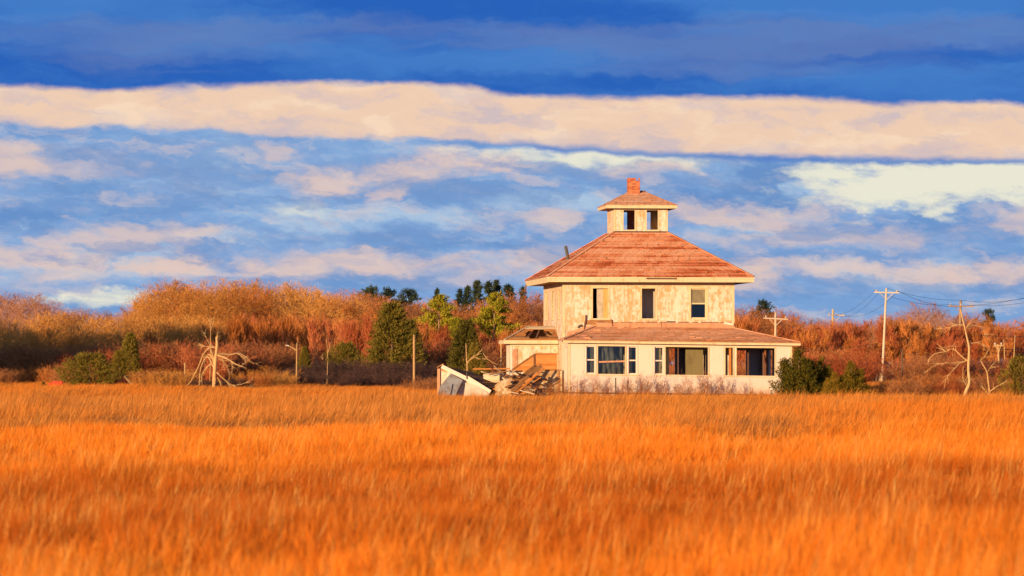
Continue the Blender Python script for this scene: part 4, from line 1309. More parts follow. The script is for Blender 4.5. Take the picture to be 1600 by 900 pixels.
def bare_tree_mesh(seed, H=10.0, spread=0.55, trunk_f=0.35, stems=1, limbs=7, nb=6, nt=5, ntw=9, tw=0.035, r0=0.16, up=0.35, twl=0.75, gather=1.0):
    """returns (trunk builder, crown verts, crown faces) for a leafless tree of height about H"""
    rr = random.Random(seed)
    T = MB(); V = []; F = []

    def path(p, d, L, n, wob, upw):
        pts = [p.copy()]
        for i in range(n):
            d = (d + rvec(rr) * wob + Vector((0, 0, upw))).normalized()
            p = p + d * (L / n)
            pts.append(p.copy())
        return pts, d

    def along(pts, f):
        x = f * (len(pts) - 1); i = min(int(x), len(pts) - 2)
        return pts[i].lerp(pts[i + 1], x - i), (pts[i + 1] - pts[i]).normalized()

    def side(d, ang):
        a = d.orthogonal().normalized()
        b = d.cross(a)
        th = rr.uniform(0, 2 * math.pi)
        return (d * math.cos(ang) + (a * math.cos(th) + b * math.sin(th)) * math.sin(ang)).normalized()
    for s_ in range(stems):
        base = Vector((rr.uniform(-.4, .4), rr.uniform(-.4, .4), 0)) * (0 if stems == 1 else 1)
        d0 = (Vector((rr.uniform(-.15, .15), rr.uniform(-.15, .15), 1)) + (Vector((base.x, base.y, 0)) * .5)).normalized()
        tp, _ = path(base, d0, H * 0.72, 6, .09, .05)
        T.tube([tp[0] - Vector((0, 0, .15))] + tp[1:], [r0 * (1 - .82 * i / 6) for i in range(7)], 6)
        for i in range(limbs):
            f = trunk_f + (1 - trunk_f) * (i + rr.random()) / limbs
            p, d = along(tp, min(f, .999))
            L1 = H * (0.48 - 0.22 * f) * rr.uniform(.8, 1.15) * (spread / .55)
            lp_, _ = path(p, side(d, rr.uniform(.5, 1.0)), L1, 4, .16, up * .5)
            rb = r0 * (1 - .8 * f) * .55
            T.tube(lp_, [rb, rb * .8, rb * .6, rb * .4, rb * .2], 4)
            for j in range(nb):
                f2 = .2 + .8 * (j + rr.random()) / nb
                p2, d2 = along(lp_, min(f2, .999))
                L2 = L1 * (.55 - .25 * f2) * rr.uniform(.8, 1.2)
                bp, _ = path(p2, side(d2, rr.uniform(.4, .9)), L2, 3, .18, up * .5)
                rc = max(rb * (.6 - .4 * f2), .014)
                o = len(V)
                for a, b in zip(bp[:-1], bp[1:]):
                    sliver(V, F, a, b + (b - a) * .2, rc * 1.6, rr)
                for k_ in range(nt):
                    f3 = .15 + .85 * (k_ + rr.random()) / nt
                    p3, d3 = along(bp, min(f3, .999))
                    d3 = (side(d3, rr.uniform(.3, .9)) + Vector((0, 0, up))).normalized()
                    L3 = twl * 1.3 * rr.uniform(.6, 1.2)
                    q3 = p3 + d3 * L3
                    sliver(V, F, p3, q3, tw * 1.25, rr)
                    for m_ in range(ntw):
                        p4 = p3.lerp(q3, rr.uniform(.1, 1.0))
                        d4 = (d3 + rvec(rr) * .75 + Vector((0, 0, up * .9))).normalized()
                        sliver(V, F, p4, p4 + d4 * twl * rr.uniform(.5, 1.1), tw * rr.uniform(.6, 1.0), rr)
    return T, V, F


def shrub_mesh(seed, H=2.0, W=1.3, stems=26, tw=8, wd=0.022, up=.5, arch=0.0, sub=5):
    """many-stemmed leafless shrub: all slivers"""
    rr = random.Random(seed)
    V = []; F = []
    for i in range(stems):
        a = rr.uniform(0, 2 * math.pi); rad = math.sqrt(rr.random()) * W * .45
        p = Vector((math.cos(a) * rad, math.sin(a) * rad, -.05))
        d = Vector((math.cos(a) * rr.uniform(0, .6), math.sin(a) * rr.uniform(0, .6), 1)).normalized()
        h = H * rr.uniform(.55, 1.05)
        n = sub
        for s_ in range(n):
            d = (d + rvec(rr) * .18 + Vector((0, 0, -arch * s_ / n))).normalized()
            q_ = p + d * (h / n)
            sliver(V, F, p, q_ + (q_ - p) * .15, wd * 1.7 * (1 - .6 * s_ / n), rr)
            for t in range(tw if s_ > 0 else 2):
                b = p.lerp(q_, rr.random())
                dd = (d * .6 + rvec(rr) * .8 + Vector((0, 0, up * .6))).normalized()
                e_ = b + dd * H * rr.uniform(.10, .26)
                sliver(V, F, b, e_, wd, rr)
                for _ in range(2):
                    b2 = b.lerp(e_, rr.uniform(.3, .9))
                    sliver(V, F, b2, b2 + (dd + rvec(rr) * .8).normalized() * H * rr.uniform(.05, .13), wd * .8, rr)
            p = q_
    return V, F


def evergreen_mesh(seed, H=3.0, W=1.6, clumps=260, per=26, leaf=.14, shape='cone', lo=0.0, wl=.05, upb=.6):
    """foliage sprays through the crown's volume; shape sets the outline"""
    rr = random.Random(seed)
    V = []; F = []
    lobes = [(rr.uniform(0, 6.28), rr.uniform(.8, 1.18)) for _ in range(7)]
    for i in range(clumps):
        f = rr.random() ** (.8 if shape != 'round' else 1.0)
        if shape == 'cone':
            rmax = (1 - f) ** .75 * (min(1.0, f * 7 + .55)); z = lo + f * (H - lo)
        elif shape == 'round':
            rmax = math.sqrt(max(0.0, 1 - (2 * f - .85) ** 2 / 1.35)); z = lo + f * (H - lo)
        elif shape == 'spires':
            if i == 0:
                sp_ = [(0.0, 0.0, 1.0, .62)] + [(math.cos(t_ * 1.05) * .55, math.sin(t_ * 1.05) * .55, rr.uniform(.55, .92), rr.uniform(.38, .52)) for t_ in range(6)]
            cx_, cy_, ch_, cr_ = sp_[rr.randrange(7)]
            a = rr.uniform(0, 6.28); g_ = rr.random() ** .4
            rad = W / 2 * cr_ * ((1 - f) ** .8 * min(1.0, f * 5 + .7)) * g_ * (1 + .25 * math.sin(a * 3 + f * 9))
            c = Vector((cx_ * W / 2 * (1 - .25 * f) + math.cos(a) * rad, cy_ * W / 2 * (1 - .25 * f) + math.sin(a) * rad, f * H * ch_))
            ax = (Vector((math.cos(a) * .5, math.sin(a) * .5, upb)) + rvec(rr) * .35).normalized()
            for k_ in range(per):
                b = c + ax * (leaf * 3.2 * rr.uniform(-.3, 1.0)) + rvec(rr) * leaf * .55
                sliver(V, F, b, b + (ax + rvec(rr) * .7).normalized() * leaf * rr.uniform(.7, 1.4), wl, rr)
            continue
        elif shape == 'layer':
            lay = int(f * 7) / 7.0
            rmax = (1 - lay) ** .6 * rr.uniform(.75, 1.0) + .08; z = lo + (lay + rr.uniform(0, .06)) * (H - lo)
        elif shape == 'spruce':
            lay = int(f * 13) / 13.0
            rmax = (1 - lay) * rr.uniform(.8, 1.0) + .03; z = lo + (lay - rr.uniform(0, .02)) * (H - lo)
        a = rr.uniform(0, 6.28)
        lob = 1.0
        for la, ls in lobes:
            lob += .10 * math.cos((a - la) * 3 + f * 5) * ls
        rad = W / 2 * rmax * lob * (rr.random() ** .38)
        c = Vector((math.cos(a) * rad, math.sin(a) * rad, z))
        out = Vector((math.cos(a), math.sin(a), 0))
        ax = (out * .9 + Vector((0, 0, upb)) + rvec(rr) * .35).normalized()
        L = leaf * 3.2 * rr.uniform(.6, 1.2)
        for k_ in range(per):
            b = c + ax * (L * rr.uniform(-.3, 1.0)) + rvec(rr) * leaf * .55
            d = (ax + rvec(rr) * .7).normalized()
            sliver(V, F, b, b + d * leaf * rr.uniform(.7, 1.4), wl, rr)
    return V, F


def conifer_mesh(seed, H, W, n_br, per, leaf, wl, prof, droop=.1, lo=.1, upb=.3):
    """boughs set round the trunk one by one, each carrying sprays of needles"""
    rr = random.Random(seed)
    V = []; F = []
    for i in range(n_br):
        f = lo + (1 - lo) * (i + rr.random()) / n_br
        a = rr.uniform(0, 6.28)
        L = W / 2 * prof(f) * rr.uniform(.55, 1.12)
        d = Vector((math.cos(a), math.sin(a), rr.uniform(-.1, .25) - droop)).normalized()
        p0 = Vector((0, 0, f * H))
        k = max(2, int(L / (leaf * 1.3)))
        for j in range(k):
            g = .25 + .75 * (j + rr.random()) / k
            c = p0 + d * L * g + Vector((0, 0, (droop + .1) * L * g * g * .4))
            for m_ in range(per):
                b = c + rvec(rr) * leaf * rr.uniform(.2, 1.0)
                dd = (d * .6 + rvec(rr) * .8 + Vector((0, 0, upb))).normalized()
                sliver(V, F, b, b + dd * leaf * rr.uniform(.7, 1.4), wl, rr)
    for m_ in range(per * 3):
        b = Vector((0, 0, H * rr.uniform(.9, .99)))
        sliver(V, F, b, b + (rvec(rr) * .5 + Vector((0, 0, .8))).normalized() * leaf, wl, rr)
    return V, F


def vmesh(name, V, F, mat):
    me = bpy.data.meshes.new(name)
    me.from_pydata(V, [], F)
    me.materials.append(M[mat])
    return me


KINDS = {}


def tree_kind(key, variants):
    """variants: list of (trunk mesh or None, crown mesh)"""
    KINDS[key] = variants


def plant(key, px, Y, scale, label, cat, group=None, name='bare_tree', crown='crown', i=None, rr=random.Random(99), wid=1.0, z=0.0, hz=1.0, lean=0.0):
    var = KINDS[key][rr.randrange(len(KINDS[key])) if i is None else i]
    rz = rr.uniform(0, 6.28)
    X = px_x(px, Y)
    if var[0] is None:
        root = link(name, var[1])
        root.location = (X, Y, z)
    else:
        root = empty(name, (X, Y, z))
        link('trunk', var[0], root)
        link(crown, var[1], root)
    root.rotation_euler = (0, lean, rz)
    root.scale = (scale * wid, scale * wid, scale * hz)
    return tag(root, label, cat, group)


def mk_bare(key, n, mat, bark='bark', rnd=None, **kw):
    out_ = []
    for s_ in range(n):
        T, V, F = bare_tree_mesh(1000 + s_ * 17 + len(KINDS) * 131, **kw)
        zmax = max(v[2] for v in V)
        f = kw.get('H', 10.0) / zmax          # the whole tree is made exactly H tall
        V = [(x * f, y * f, z * f) for x, y, z in V]
        T.v = [(x * f, y * f, z * f) for x, y, z in T.v]
        if rnd:
            # a haze of outer twigs carried on the branch ends
            rq = random.Random(s_ + 3)
            H = kw['H']
            for _ in range(3400):
                a = rq.uniform(0, 6.28); u_ = rq.uniform(-.55, 1.0); c_ = math.sqrt(1 - u_ * u_); g_ = rq.uniform(.55, .97)
                p = Vector((math.cos(a) * c_ * H * rnd * g_, math.sin(a) * c_ * H * rnd * g_, H * .55 + u_ * H * .45 * g_))
                d = (Vector((p.x, p.y, (p.z - H * .55))) / H + Vector((0, 0, .06)) + rvec(rq) * .3).normalized()
                sliver(V, F, p, p + d * rq.uniform(.25, .55), kw['tw'] * 1.1 * rq.uniform(.6, 1.0), rq)
            # crowns that grew against each other: rounded, even outline
            H = kw['H']; cz = H * .55; rz_ = H * .45; rx = H * rnd
            W_ = []
            for (x, y, z) in V:
                e_ = math.sqrt((x * x + y * y) / rx ** 2 + ((z - cz) / rz_) ** 2)
                g_ = 1.0 if e_ < .8 else (.8 + .22 * math.tanh((e_ - .8) / .22)) / e_
                W_.append((x * g_, y * g_, cz + (z - cz) * g_))
            V = W_
        out_.append((T.mesh(key + '_trunk', bark, recalc=False), vmesh(key + '_crown', V, F, mat)))
    tree_kind(key, out_)


def mk_shrub(key, n, mat, **kw):
    out_ = []
    for s_ in range(n):
        V, F = shrub_mesh(500 + s_ * 13 + len(KINDS) * 71, **kw)
        zmax = max(v[2] for v in V); f = kw.get('H', 2.0) / zmax
        out_.append((None, vmesh(key, [(x, y, z * f) for x, y, z in V], F, mat)))
    tree_kind(key, out_)


def mk_ever(key, n, mat, th=.3, tr=.1, **kw):
    out_ = []
    for s_ in range(n):
        if 'prof' in kw:
            V, F = conifer_mesh(700 + s_ * 19 + len(KINDS) * 37, **kw)
        else:
            V, F = evergreen_mesh(700 + s_ * 19 + len(KINDS) * 37, **kw)
        T = MB()
        H = kw['H']
        T.tube([(0, 0, -.1), (0.02, 0, H * .4), (-.02, .02, H * .9)], [tr, tr * .7, tr * .15], 6)
        rr = random.Random(s_)
        for i in range(9):
            z = H * (.15 + .08 * i); a = rr.uniform(0, 6.28); L = kw['W'] * .36 * (1 - i / 11)
            T.tube([(0, 0, z), (math.cos(a) * L, math.sin(a) * L, z + L * .3)], [tr * .3, tr * .08], 4)
        out_.append((T.mesh(key + '_trunk', 'bark', recalc=False), vmesh(key + '_crown', V, F, mat)))
    tree_kind(key, out_)


mk_bare('tall_tan', 4, 'twig_tan', bark='snag_wood', r0=.2, rnd=.46, H=10, limbs=11, nb=7, nt=6, ntw=12, tw=.040, trunk_f=.2, spread=.72, up=.06, twl=.55)
mk_bare('tall_orange', 4, 'twig_orange', bark='snag_wood', r0=.18, rnd=.44, H=10, limbs=11, nb=7, nt=6, ntw=12, tw=.040, trunk_f=.2, spread=.7, up=.06, twl=.55)
mk_bare('tall_pink', 3, 'twig_pink', bark='pole_wood', r0=.2, rnd=.46, H=10, limbs=10, nb=7, nt=6, ntw=10, tw=.034, trunk_f=.22, spread=.72, up=.05, twl=.55)
mk_bare('brown', 3, 'twig_brown', rnd=.46, H=8, limbs=9, nb=6, nt=6, ntw=9, tw=.034, trunk_f=.2, spread=.7, up=.08, twl=.5)
mk_bare('sapling', 4, 'twig_orange', H=6, stems=4, limbs=6, nb=4, nt=4, ntw=7, tw=.036, r0=.05, trunk_f=.2, spread=.36, up=.9, twl=.6)
mk_bare('red_sapling', 3, 'twig_red', H=6, stems=4, limbs=6, nb=4, nt=4, ntw=7, tw=.036, r0=.05, trunk_f=.2, spread=.36, up=.9, twl=.6)
mk_bare('tan_low', 3, 'twig_tan', bark='snag_wood', rnd=.50, H=6, stems=2, limbs=8, nb=6, nt=5, ntw=9, tw=.028, r0=.11, trunk_f=.15, spread=.75, up=.1, twl=.45)
mk_shrub('red_brush', 3, 'twig_red', H=3, W=3.2, stems=60, tw=9, wd=.028, up=.4)
mk_shrub('orange_brush', 3, 'twig_orange', H=3, W=3.2, stems=64, tw=9, wd=.028, up=.5)
mk_shrub('tan_brush', 3, 'twig_tan', H=3, W=3.2, stems=64, tw=9, wd=.026, up=.7)
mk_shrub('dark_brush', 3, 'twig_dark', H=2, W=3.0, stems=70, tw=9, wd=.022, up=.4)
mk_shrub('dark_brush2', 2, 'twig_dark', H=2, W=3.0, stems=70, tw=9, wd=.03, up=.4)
mk_shrub('brown_brush', 3, 'twig_brown', H=2.6, W=3.0, stems=64, tw=9, wd=.026, up=.4)
mk_shrub('thin_shrub', 4, 'twig_brown', H=1.6, W=1.0, stems=9, tw=5, wd=.014, up=.5, sub=6)
mk_ever('juniper', 3, 'juniper', H=2.5, W=2.3, clumps=1000, per=22, leaf=.10, shape='spires', wl=.034, upb=1.2)
mk_ever('cedar', 3, 'cedar', H=4.5, W=3.2, clumps=900, per=22, leaf=.14, shape='cone', wl=.05, upb=.7, tr=.12)
mk_ever('round_cedar', 2, 'cedar', H=3.0, W=3.6, clumps=800, per=22, leaf=.14, shape='round', wl=.05, upb=.7)
mk_ever('pine', 3, 'pine_far', H=12, W=7.5, n_br=150, per=16, leaf=.36, wl=.13, prof=lambda f: (1 - f) ** .45 * min(1, f * 2.2 + .2) + .1, lo=.25, tr=.22)
mk_ever('spruce', 3, 'pine_far', H=12, W=5.2, n_br=150, per=15, leaf=.32, wl=.12, prof=lambda f: (1 - f) ** .7 + .03, droop=.12, lo=.08, upb=.1, tr=.18)
mk_ever('gold_pine', 3, 'pine_gold', H=8, W=6.4, n_br=120, per=18, leaf=.28, wl=.10, prof=lambda f: (1 - f) ** .5 * min(1, f * 2 + .35) + .05, droop=-.15, lo=.15, upb=.6, tr=.16)

# ------------------------------------------------------------------ the wood behind the marsh
def profile(pts, x):
    for (a, b), (c, d) in zip(pts[:-1], pts[1:]):
        if a <= x <= c: return b + (d - b) * (x - a) / (c - a)
    return pts[0][1] if x < pts[0][0] else pts[-1][1]


rr = random.Random(2024)
ridge = [(-80, 448), (0, 446), (60, 448), (75, 458), (90, 476), (200, 478), (212, 452), (250, 434), (330, 431), (420, 431), (460, 438), (520, 448), (560, 448), (640, 460), (700, 466), (760, 466), (810, 450), (860, 454), (1140, 474), (1180, 474), (1260, 486), (1330, 491), (1375, 492), (1400, 474), (1440, 470), (1475, 478), (1500, 484), (1560, 492), (1620, 498), (1700, 498)]
GW = 'bare trees of the wood behind the marsh'
x = -70.0
while x < 1680:
    if 865 < x < 1135:
        x += 24; continue
    for layer in range(3 if 215 < x < 600 else 2):
        Y = rr.uniform(425, 450) if layer == 0 else (rr.uniform(455, 478) if layer == 1 else rr.uniform(482, 505))
        px = x + rr.uniform(-10, 10)
        top = profile(ridge, px) + rr.uniform(-3, 7) + 4 * math.sin(px * .09) + (0 if layer else 8)
        h = px_z(top, Y)
        if px < 95: key, lab = 'tall_pink', 'pinkish-grey bare tree with rounded crown beyond the dip in the wood'
        elif px < 205: key, lab = 'brown', 'lower brown bare tree in the dip of the wood'
        elif px < 560: key, lab = ('tall_tan' if rr.random() < .7 else 'tall_orange'), 'tall golden-brown bare tree in the densest part of the wood'
        elif px < 865: key, lab = ('tall_orange' if rr.random() < .6 else 'brown'), 'orange-brown bare tree among the conifers left of the house'
        elif px < 1385: key, lab = ('tall_orange' if rr.random() < .7 else 'brown'), 'orange bare tree in the wood between porch roof and tall pale pole'
        else: key, lab = ('tall_orange' if rr.random() < .5 else 'tall_pink'), 'russet bare tree in the wood behind the leaning dead tree'
        base_h = {'brown': 8.0}.get(key, 10.0)
        plant(key, px, Y, h / base_h, lab, 'tree', GW, rr=rr, wid=rr.uniform(.85, 1.25) * (.6 if 55 < px < 90 or 195 < px < 235 else 1.0))
    x += rr.uniform(24, 36)

# middle rows: saplings and low crowns
def rowfill(x0, x1, step, keys, Yr, top_pts, label, group, cat='tree', name='young_tree', base=6.0, wid=(.9, 1.2), jit=6):
    x = x0
    while x < x1:
        px = x + rr.uniform(-step * .4, step * .4)
        Y = rr.uniform(*Yr)
        top = profile(top_pts, px) + rr.uniform(-jit, jit)
        if Y < 383 and 1332 < px < 1414 and top < 588:
            x += step * .6; continue      # the foot of the tall pole stands in the open
        key = rr.choice(keys)
        h = max(px_z(top, Y), .5)
        bh = base if not isinstance(base, dict) else base[key]
        w = rr.uniform(*wid)
        if cat == 'shrub': w *= max(1.0, (1.7 / (h / bh * 3.0)))
        plant(key, px, Y, h / bh, label, cat, group, name=name, rr=rr, wid=w)
        x += step * rr.uniform(.8, 1.2)


rowfill(-60, 360, 40, ['tan_low'], (345, 375), [(-60, 488), (0, 487), (100, 482), (160, 482), (240, 488), (360, 500)], 'pale-stemmed golden bare tree in front of the dip in the wood', 'golden trees below the wood')
rowfill(-50, 350, 44, ['tan_low', 'tan_low', 'sapling'], (318, 342), [(-60, 505), (100, 505), (240, 508), (360, 505)], 'pale-stemmed golden bare tree in front of the dip in the wood', 'golden trees below the wood', wid=(1.0, 1.4))
rowfill(300, 690, 15, ['sapling', 'sapling', 'red_sapling'], (330, 390), [(300, 497), (380, 488), (520, 487), (600, 490), (690, 510)], 'slender orange sapling in the thicket under the tall wood', 'thicket of slender saplings', wid=(.9, 1.3))
rowfill(690, 880, 17, ['sapling', 'red_sapling'], (340, 400), [(690, 516), (740, 522), (800, 506), (880, 496)], 'slender reddish sapling in the thicket left of the annex', 'saplings left of the annex', wid=(.9, 1.3))
rowfill(1130, 1680, 17, ['sapling', 'red_sapling', 'sapling'], (395, 420), [(1130, 488), (1250, 496), (1330, 500), (1400, 492), (1500, 496), (1680, 508)], 'slender orange sapling in the wood edge beyond the poles', 'saplings right of the house', wid=(1.0, 1.4))
rowfill(1200, 1680, 22, ['red_sapling', 'sapling'], (385, 396), [(1200, 525), (1340, 520), (1450, 520), (1680, 530)], 'low reddish sapling just behind the tall pale utility pole', 'low saplings under the wires', wid=(1.2, 1.6))
rowfill(980, 1190, 24, ['sapling', 'red_sapling'], (340, 390), [(980, 530), (1190, 520)], 'slender sapling seen through the porch windows', 'saplings behind the house')

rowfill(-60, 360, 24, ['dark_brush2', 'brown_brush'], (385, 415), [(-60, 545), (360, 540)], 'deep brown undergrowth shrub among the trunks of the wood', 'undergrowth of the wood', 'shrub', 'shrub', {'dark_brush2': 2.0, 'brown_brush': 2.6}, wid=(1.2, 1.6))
rowfill(-50, 230, 20, ['brown_brush'], (300, 330), [(-60, 530), (120, 530), (230, 540)], 'shaded brown shrub under the golden trees', 'shaded shrubs under the golden trees', 'shrub', 'shrub', {'brown_brush': 2.6}, wid=(1.1, 1.5))
rowfill(360, 880, 24, ['brown_brush', 'red_brush'], (392, 418), [(360, 540), (880, 530)], 'brown undergrowth shrub behind the sapling thicket', 'undergrowth behind the saplings', 'shrub', 'shrub', {'brown_brush': 2.6, 'red_brush': 3.0}, wid=(1.2, 1.6))
# brush
BR = {'red_brush': 3.0, 'orange_brush': 3.0, 'tan_brush': 3.0, 'dark_brush': 2.0, 'brown_brush': 2.6}
rowfill(-60, 130, 22, ['orange_brush', 'brown_brush'], (268, 290), [(-60, 580), (60, 568), (110, 566), (130, 570)], 'rounded orange-brown shrub before the dark shaded wood', 'orange shrubs at the left field edge', 'shrub', 'shrub', BR)
rowfill(120, 215, 22, ['red_brush'], (275, 300), [(120, 545), (160, 540), (215, 540)], 'spreading red-stemmed shrub behind the round cedar', 'red shrubs behind the round cedar', 'shrub', 'shrub', BR)
rowfill(210, 450, 18, ['red_brush', 'red_brush', 'brown_brush'], (285, 312), [(210, 535), (260, 522), (340, 522), (450, 535)], 'dense red-brown shrub behind the broken tree', 'red-brown shrubs behind the broken tree', 'shrub', 'shrub', BR)
rowfill(235, 300, 16, ['tan_brush'], (246, 256), [(235, 575), (270, 566), (300, 580)], 'feathery golden shrub left of the broken tree', 'golden shrubs by the broken tree', 'shrub', 'shrub', BR)
rowfill(390, 450, 17, ['tan_brush', 'orange_brush'], (250, 262), [(390, 578), (420, 568), (450, 580)], 'feathery golden shrub right of the broken tree', 'golden shrubs by the broken tree', 'shrub', 'shrub', BR)
rowfill(150, 250, 20, ['brown_brush', 'red_brush'], (262, 275), [(150, 590), (250, 575)], 'low russet shrub beside the long leaning pole', 'russet shrubs by the leaning pole', 'shrub', 'shrub', BR)
rowfill(445, 690, 15, ['dark_brush'], (268, 285), [(445, 572), (500, 566), (620, 560), (690, 566)], 'dark purplish-grey shrub with shade painted into its colour, in the hollow left of the wooden post', 'shrubs with painted-in shade in the hollow', 'shrub', 'shrub', BR)  # the shaded band here is put into the twig colour, nothing casts it
rowfill(445, 690, 20, ['dark_brush'], (255, 266), [(445, 584), (500, 580), (620, 578), (690, 582)], 'dark purplish-grey shrub with shade painted into its colour, in the hollow left of the wooden post', 'shrubs with painted-in shade in the hollow', 'shrub', 'shrub', BR)
rowfill(450, 640, 13, ['orange_brush', 'red_brush'], (243, 250), [(450, 600), (500, 603), (640, 605)], 'low orange shrub along the field edge left of the wooden post', 'low orange shrubs along the field edge', 'shrub', 'shrub', BR, jit=3)
rowfill(640, 800, 20, ['red_brush', 'brown_brush'], (288, 320), [(640, 530), (700, 515), (800, 530)], 'brownish-red shrub behind the collapsed shed', 'shrubs behind the collapsed shed', 'shrub', 'shrub', BR)
rowfill(655, 690, 16, ['brown_brush'], (225, 232), [(655, 590), (690, 585)], 'brown shrub between wooden post and collapsed shed', 'shrubs by the wooden post', 'shrub', 'shrub', BR)
rowfill(1240, 1680, 19, ['red_brush', 'red_brush', 'brown_brush', 'orange_brush'], (300, 345), [(1240, 545), (1320, 535), (1400, 545), (1480, 552), (1560, 556), (1680, 556)], 'tangled red shrub below the wires between junipers and dead tree', 'red shrubs below the wires', 'shrub', 'shrub', BR)
rowfill(1385, 1680, 18, ['brown_brush', 'red_brush', 'orange_brush'], (198, 208), [(1350, 592), (1450, 578), (1560, 580), (1680, 585)], 'low brown tangle of twigs round the foot of the leaning dead tree', 'low tangles at the right field edge', 'shrub', 'shrub', BR)
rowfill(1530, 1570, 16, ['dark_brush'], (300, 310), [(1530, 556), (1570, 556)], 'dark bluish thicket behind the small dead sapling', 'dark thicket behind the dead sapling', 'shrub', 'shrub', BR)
rowfill(985, 1230, 26, ['red_brush', 'brown_brush'], (250, 290), [(985, 570), (1230, 560)], 'shrub showing through the porch windows', 'shrubs behind the house', 'shrub', 'shrub', BR)
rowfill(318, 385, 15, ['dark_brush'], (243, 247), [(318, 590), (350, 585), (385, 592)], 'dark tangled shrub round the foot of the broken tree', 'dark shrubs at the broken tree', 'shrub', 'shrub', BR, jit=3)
# thin shrubs against the porch and the low wall
for i in range(22):
    px = 892 + i * 14.5 + rr.uniform(-6, 6)
    if px > 1200: continue
    Y = rr.uniform(198.7, 199.6)
    h = rr.uniform(.95, 1.75) if px < 1130 else rr.uniform(.6, 1.1)
    plant('thin_shrub', px, Y, h / 1.6, 'spindly bare shrub growing against the porch panels', 'shrub', 'spindly shrubs along the porch', name='spindly_shrub', rr=rr)
for i in range(4):
    plant('thin_shrub', 842 + i * 12, 200.4, rr.uniform(.5, .8), 'spindly bare shrub against the low shingled wall', 'shrub', 'spindly shrubs by the low wall', name='spindly_shrub', rr=rr)

# evergreens
EG = [('juniper', 1248, 197.5, 72, 98, 'full bushy juniper hiding the right corner of the porch', 0), ('juniper', 1284, 198.4, 62, 54, 'narrow dark juniper behind the bushy one by the porch', 1),
      ('juniper', 1330, 197.0, 55, 68, 'lower juniper furthest from the porch corner', 2), ('juniper', 1304, 196.5, 40, 50, 'small juniper wedged between two larger ones', 1)]
for key, px, Y, hpx, wpx, lab, i in EG:
    s_ = hpx * Y / FPX / 2.45
    plant(key, px, Y, s_, lab, 'juniper', None, name='juniper', i=i, rr=rr, wid=(wpx * Y / FPX / 2.3) / s_)
for key, px, Y, top, wpx, H, Wd, lab, i in [
    ('cedar', 613, 285, 480, 104, 4.5, 3.2, 'big dark cone-shaped cedar standing over the dark hollow', 0),
    ('cedar', 640, 292, 505, 62, 4.5, 3.2, 'dark cedar shoulder to the right of the big cone-shaped cedar', 1),
    ('cedar', 728, 270, 505, 72, 4.5, 3.2, 'dark ragged cedar above the collapsed shed', 2),
    ('cedar', 742, 262, 540, 40, 4.5, 3.2, 'small dark cedar low behind the collapsed shed', 0),
    ('round_cedar', 541, 300, 540, 50, 3.0, 3.6, 'small rounded cedar left of the big cone-shaped cedar', 0),
    ('cedar', 476, 300, 545, 30, 4.5, 3.2, 'small slim cedar beside the lamp post', 1),
    ('round_cedar', 140, 262, 556, 76, 3.0, 3.6, 'broad round cedar beside the red bin', 1),
    ('cedar', 203, 285, 524, 46, 4.5, 3.2, 'dark ragged cedar behind the round one', 2),
    ('cedar', 187, 280, 550, 46, 4.5, 3.2, 'low dark cedar between the round one and the ragged one', 1),
    ('cedar', 25, 262, 603, 14, 4.5, 3.2, 'tiny cedar at the field edge, farther from the red bin', 0),
    ('cedar', 68, 262, 597, 12, 4.5, 3.2, 'tiny dark cedar beside the red bin', 1),
    ('round_cedar', 1597, 196, 560, 56, 3.0, 3.6, 'dark cedar at the field edge under the slim white leaning pole', 0),
    ('round_cedar', 1477, 206, 598, 24, 3.0, 3.6, 'small dark evergreen left of the leaning dead tree', 1),
    ('round_cedar', 1520, 207, 592, 36, 3.0, 3.6, 'dim green bush behind the leaning dead tree', 0)]:
    h = px_z(top, Y); s_ = h / H
    plant(key, px, Y, s_, lab, 'cedar', None, name='cedar_tree', i=i, rr=rr, wid=(wpx * Y / FPX / Wd) / s_)
for key, px, Y, top, wpx, H, Wd, lab, i in [
    ('pine', 580, 520, 450, 84, 12, 7, 'dark pine top half hidden by the tall golden trees', 0),
    ('pine', 604, 520, 452, 80, 12, 7, 'dark pine next to the half-hidden pine top', 1),
    ('pine', 638, 500, 454, 86, 12, 7, 'broad dark pine behind the big cone-shaped cedar', 2),
    ('spruce', 683, 540, 452, 40, 12, 4.6, 'lone thin spruce tip above the golden pine', 0),
    ('spruce', 719, 520, 453, 52, 12, 4.6, 'shortest spruce of the dark row left of the roof', 1),
    ('spruce', 731, 520, 448, 52, 12, 4.6, 'second spruce of the dark row left of the roof', 0),
    ('spruce', 746, 515, 440, 62, 12, 4.6, 'tall spruce in the middle of the dark row', 1),
    ('spruce', 764, 520, 441, 60, 12, 4.6, 'tall spruce next to the middle one of the dark row', 0),
    ('spruce', 776, 520, 439, 58, 12, 4.6, 'tallest spruce of the dark row left of the roof', 1),
    ('spruce', 794, 515, 446, 76, 12, 4.6, 'wide spruce ending the dark row nearest the roof', 0),
    ('spruce', 817, 540, 450, 46, 12, 4.6, 'small spruce tip close to the main roof eave', 1),
    ('gold_pine', 686, 405, 464, 116, 8, 6, 'sunlit yellow-green pine right of the big cone-shaped cedar', 0),
    ('gold_pine', 712, 395, 500, 80, 8, 6, 'lower yellow-green pine above the ragged cedar', 1),
    ('gold_pine', 772, 400, 461, 104, 8, 6, 'sunlit bright green pine in front of the dark spruces', 2),
    ('pine', 1192, 620, 471, 64, 12, 7, 'distant dark pine over the porch roof', 0),
    ('pine', 1545, 560, 484, 44, 12, 7, 'distant dark pine behind the brown utility pole', 1)]:
    h = px_z(top, Y); s_ = h / H
    plant(key, px, Y, s_, lab, 'pine' if 'pine' in lab and 'spruce' not in lab else 'spruce', None, name='pine_tree' if key != 'spruce' else 'spruce_tree', i=i, rr=rr, wid=(wpx * Y / FPX / Wd) / s_)
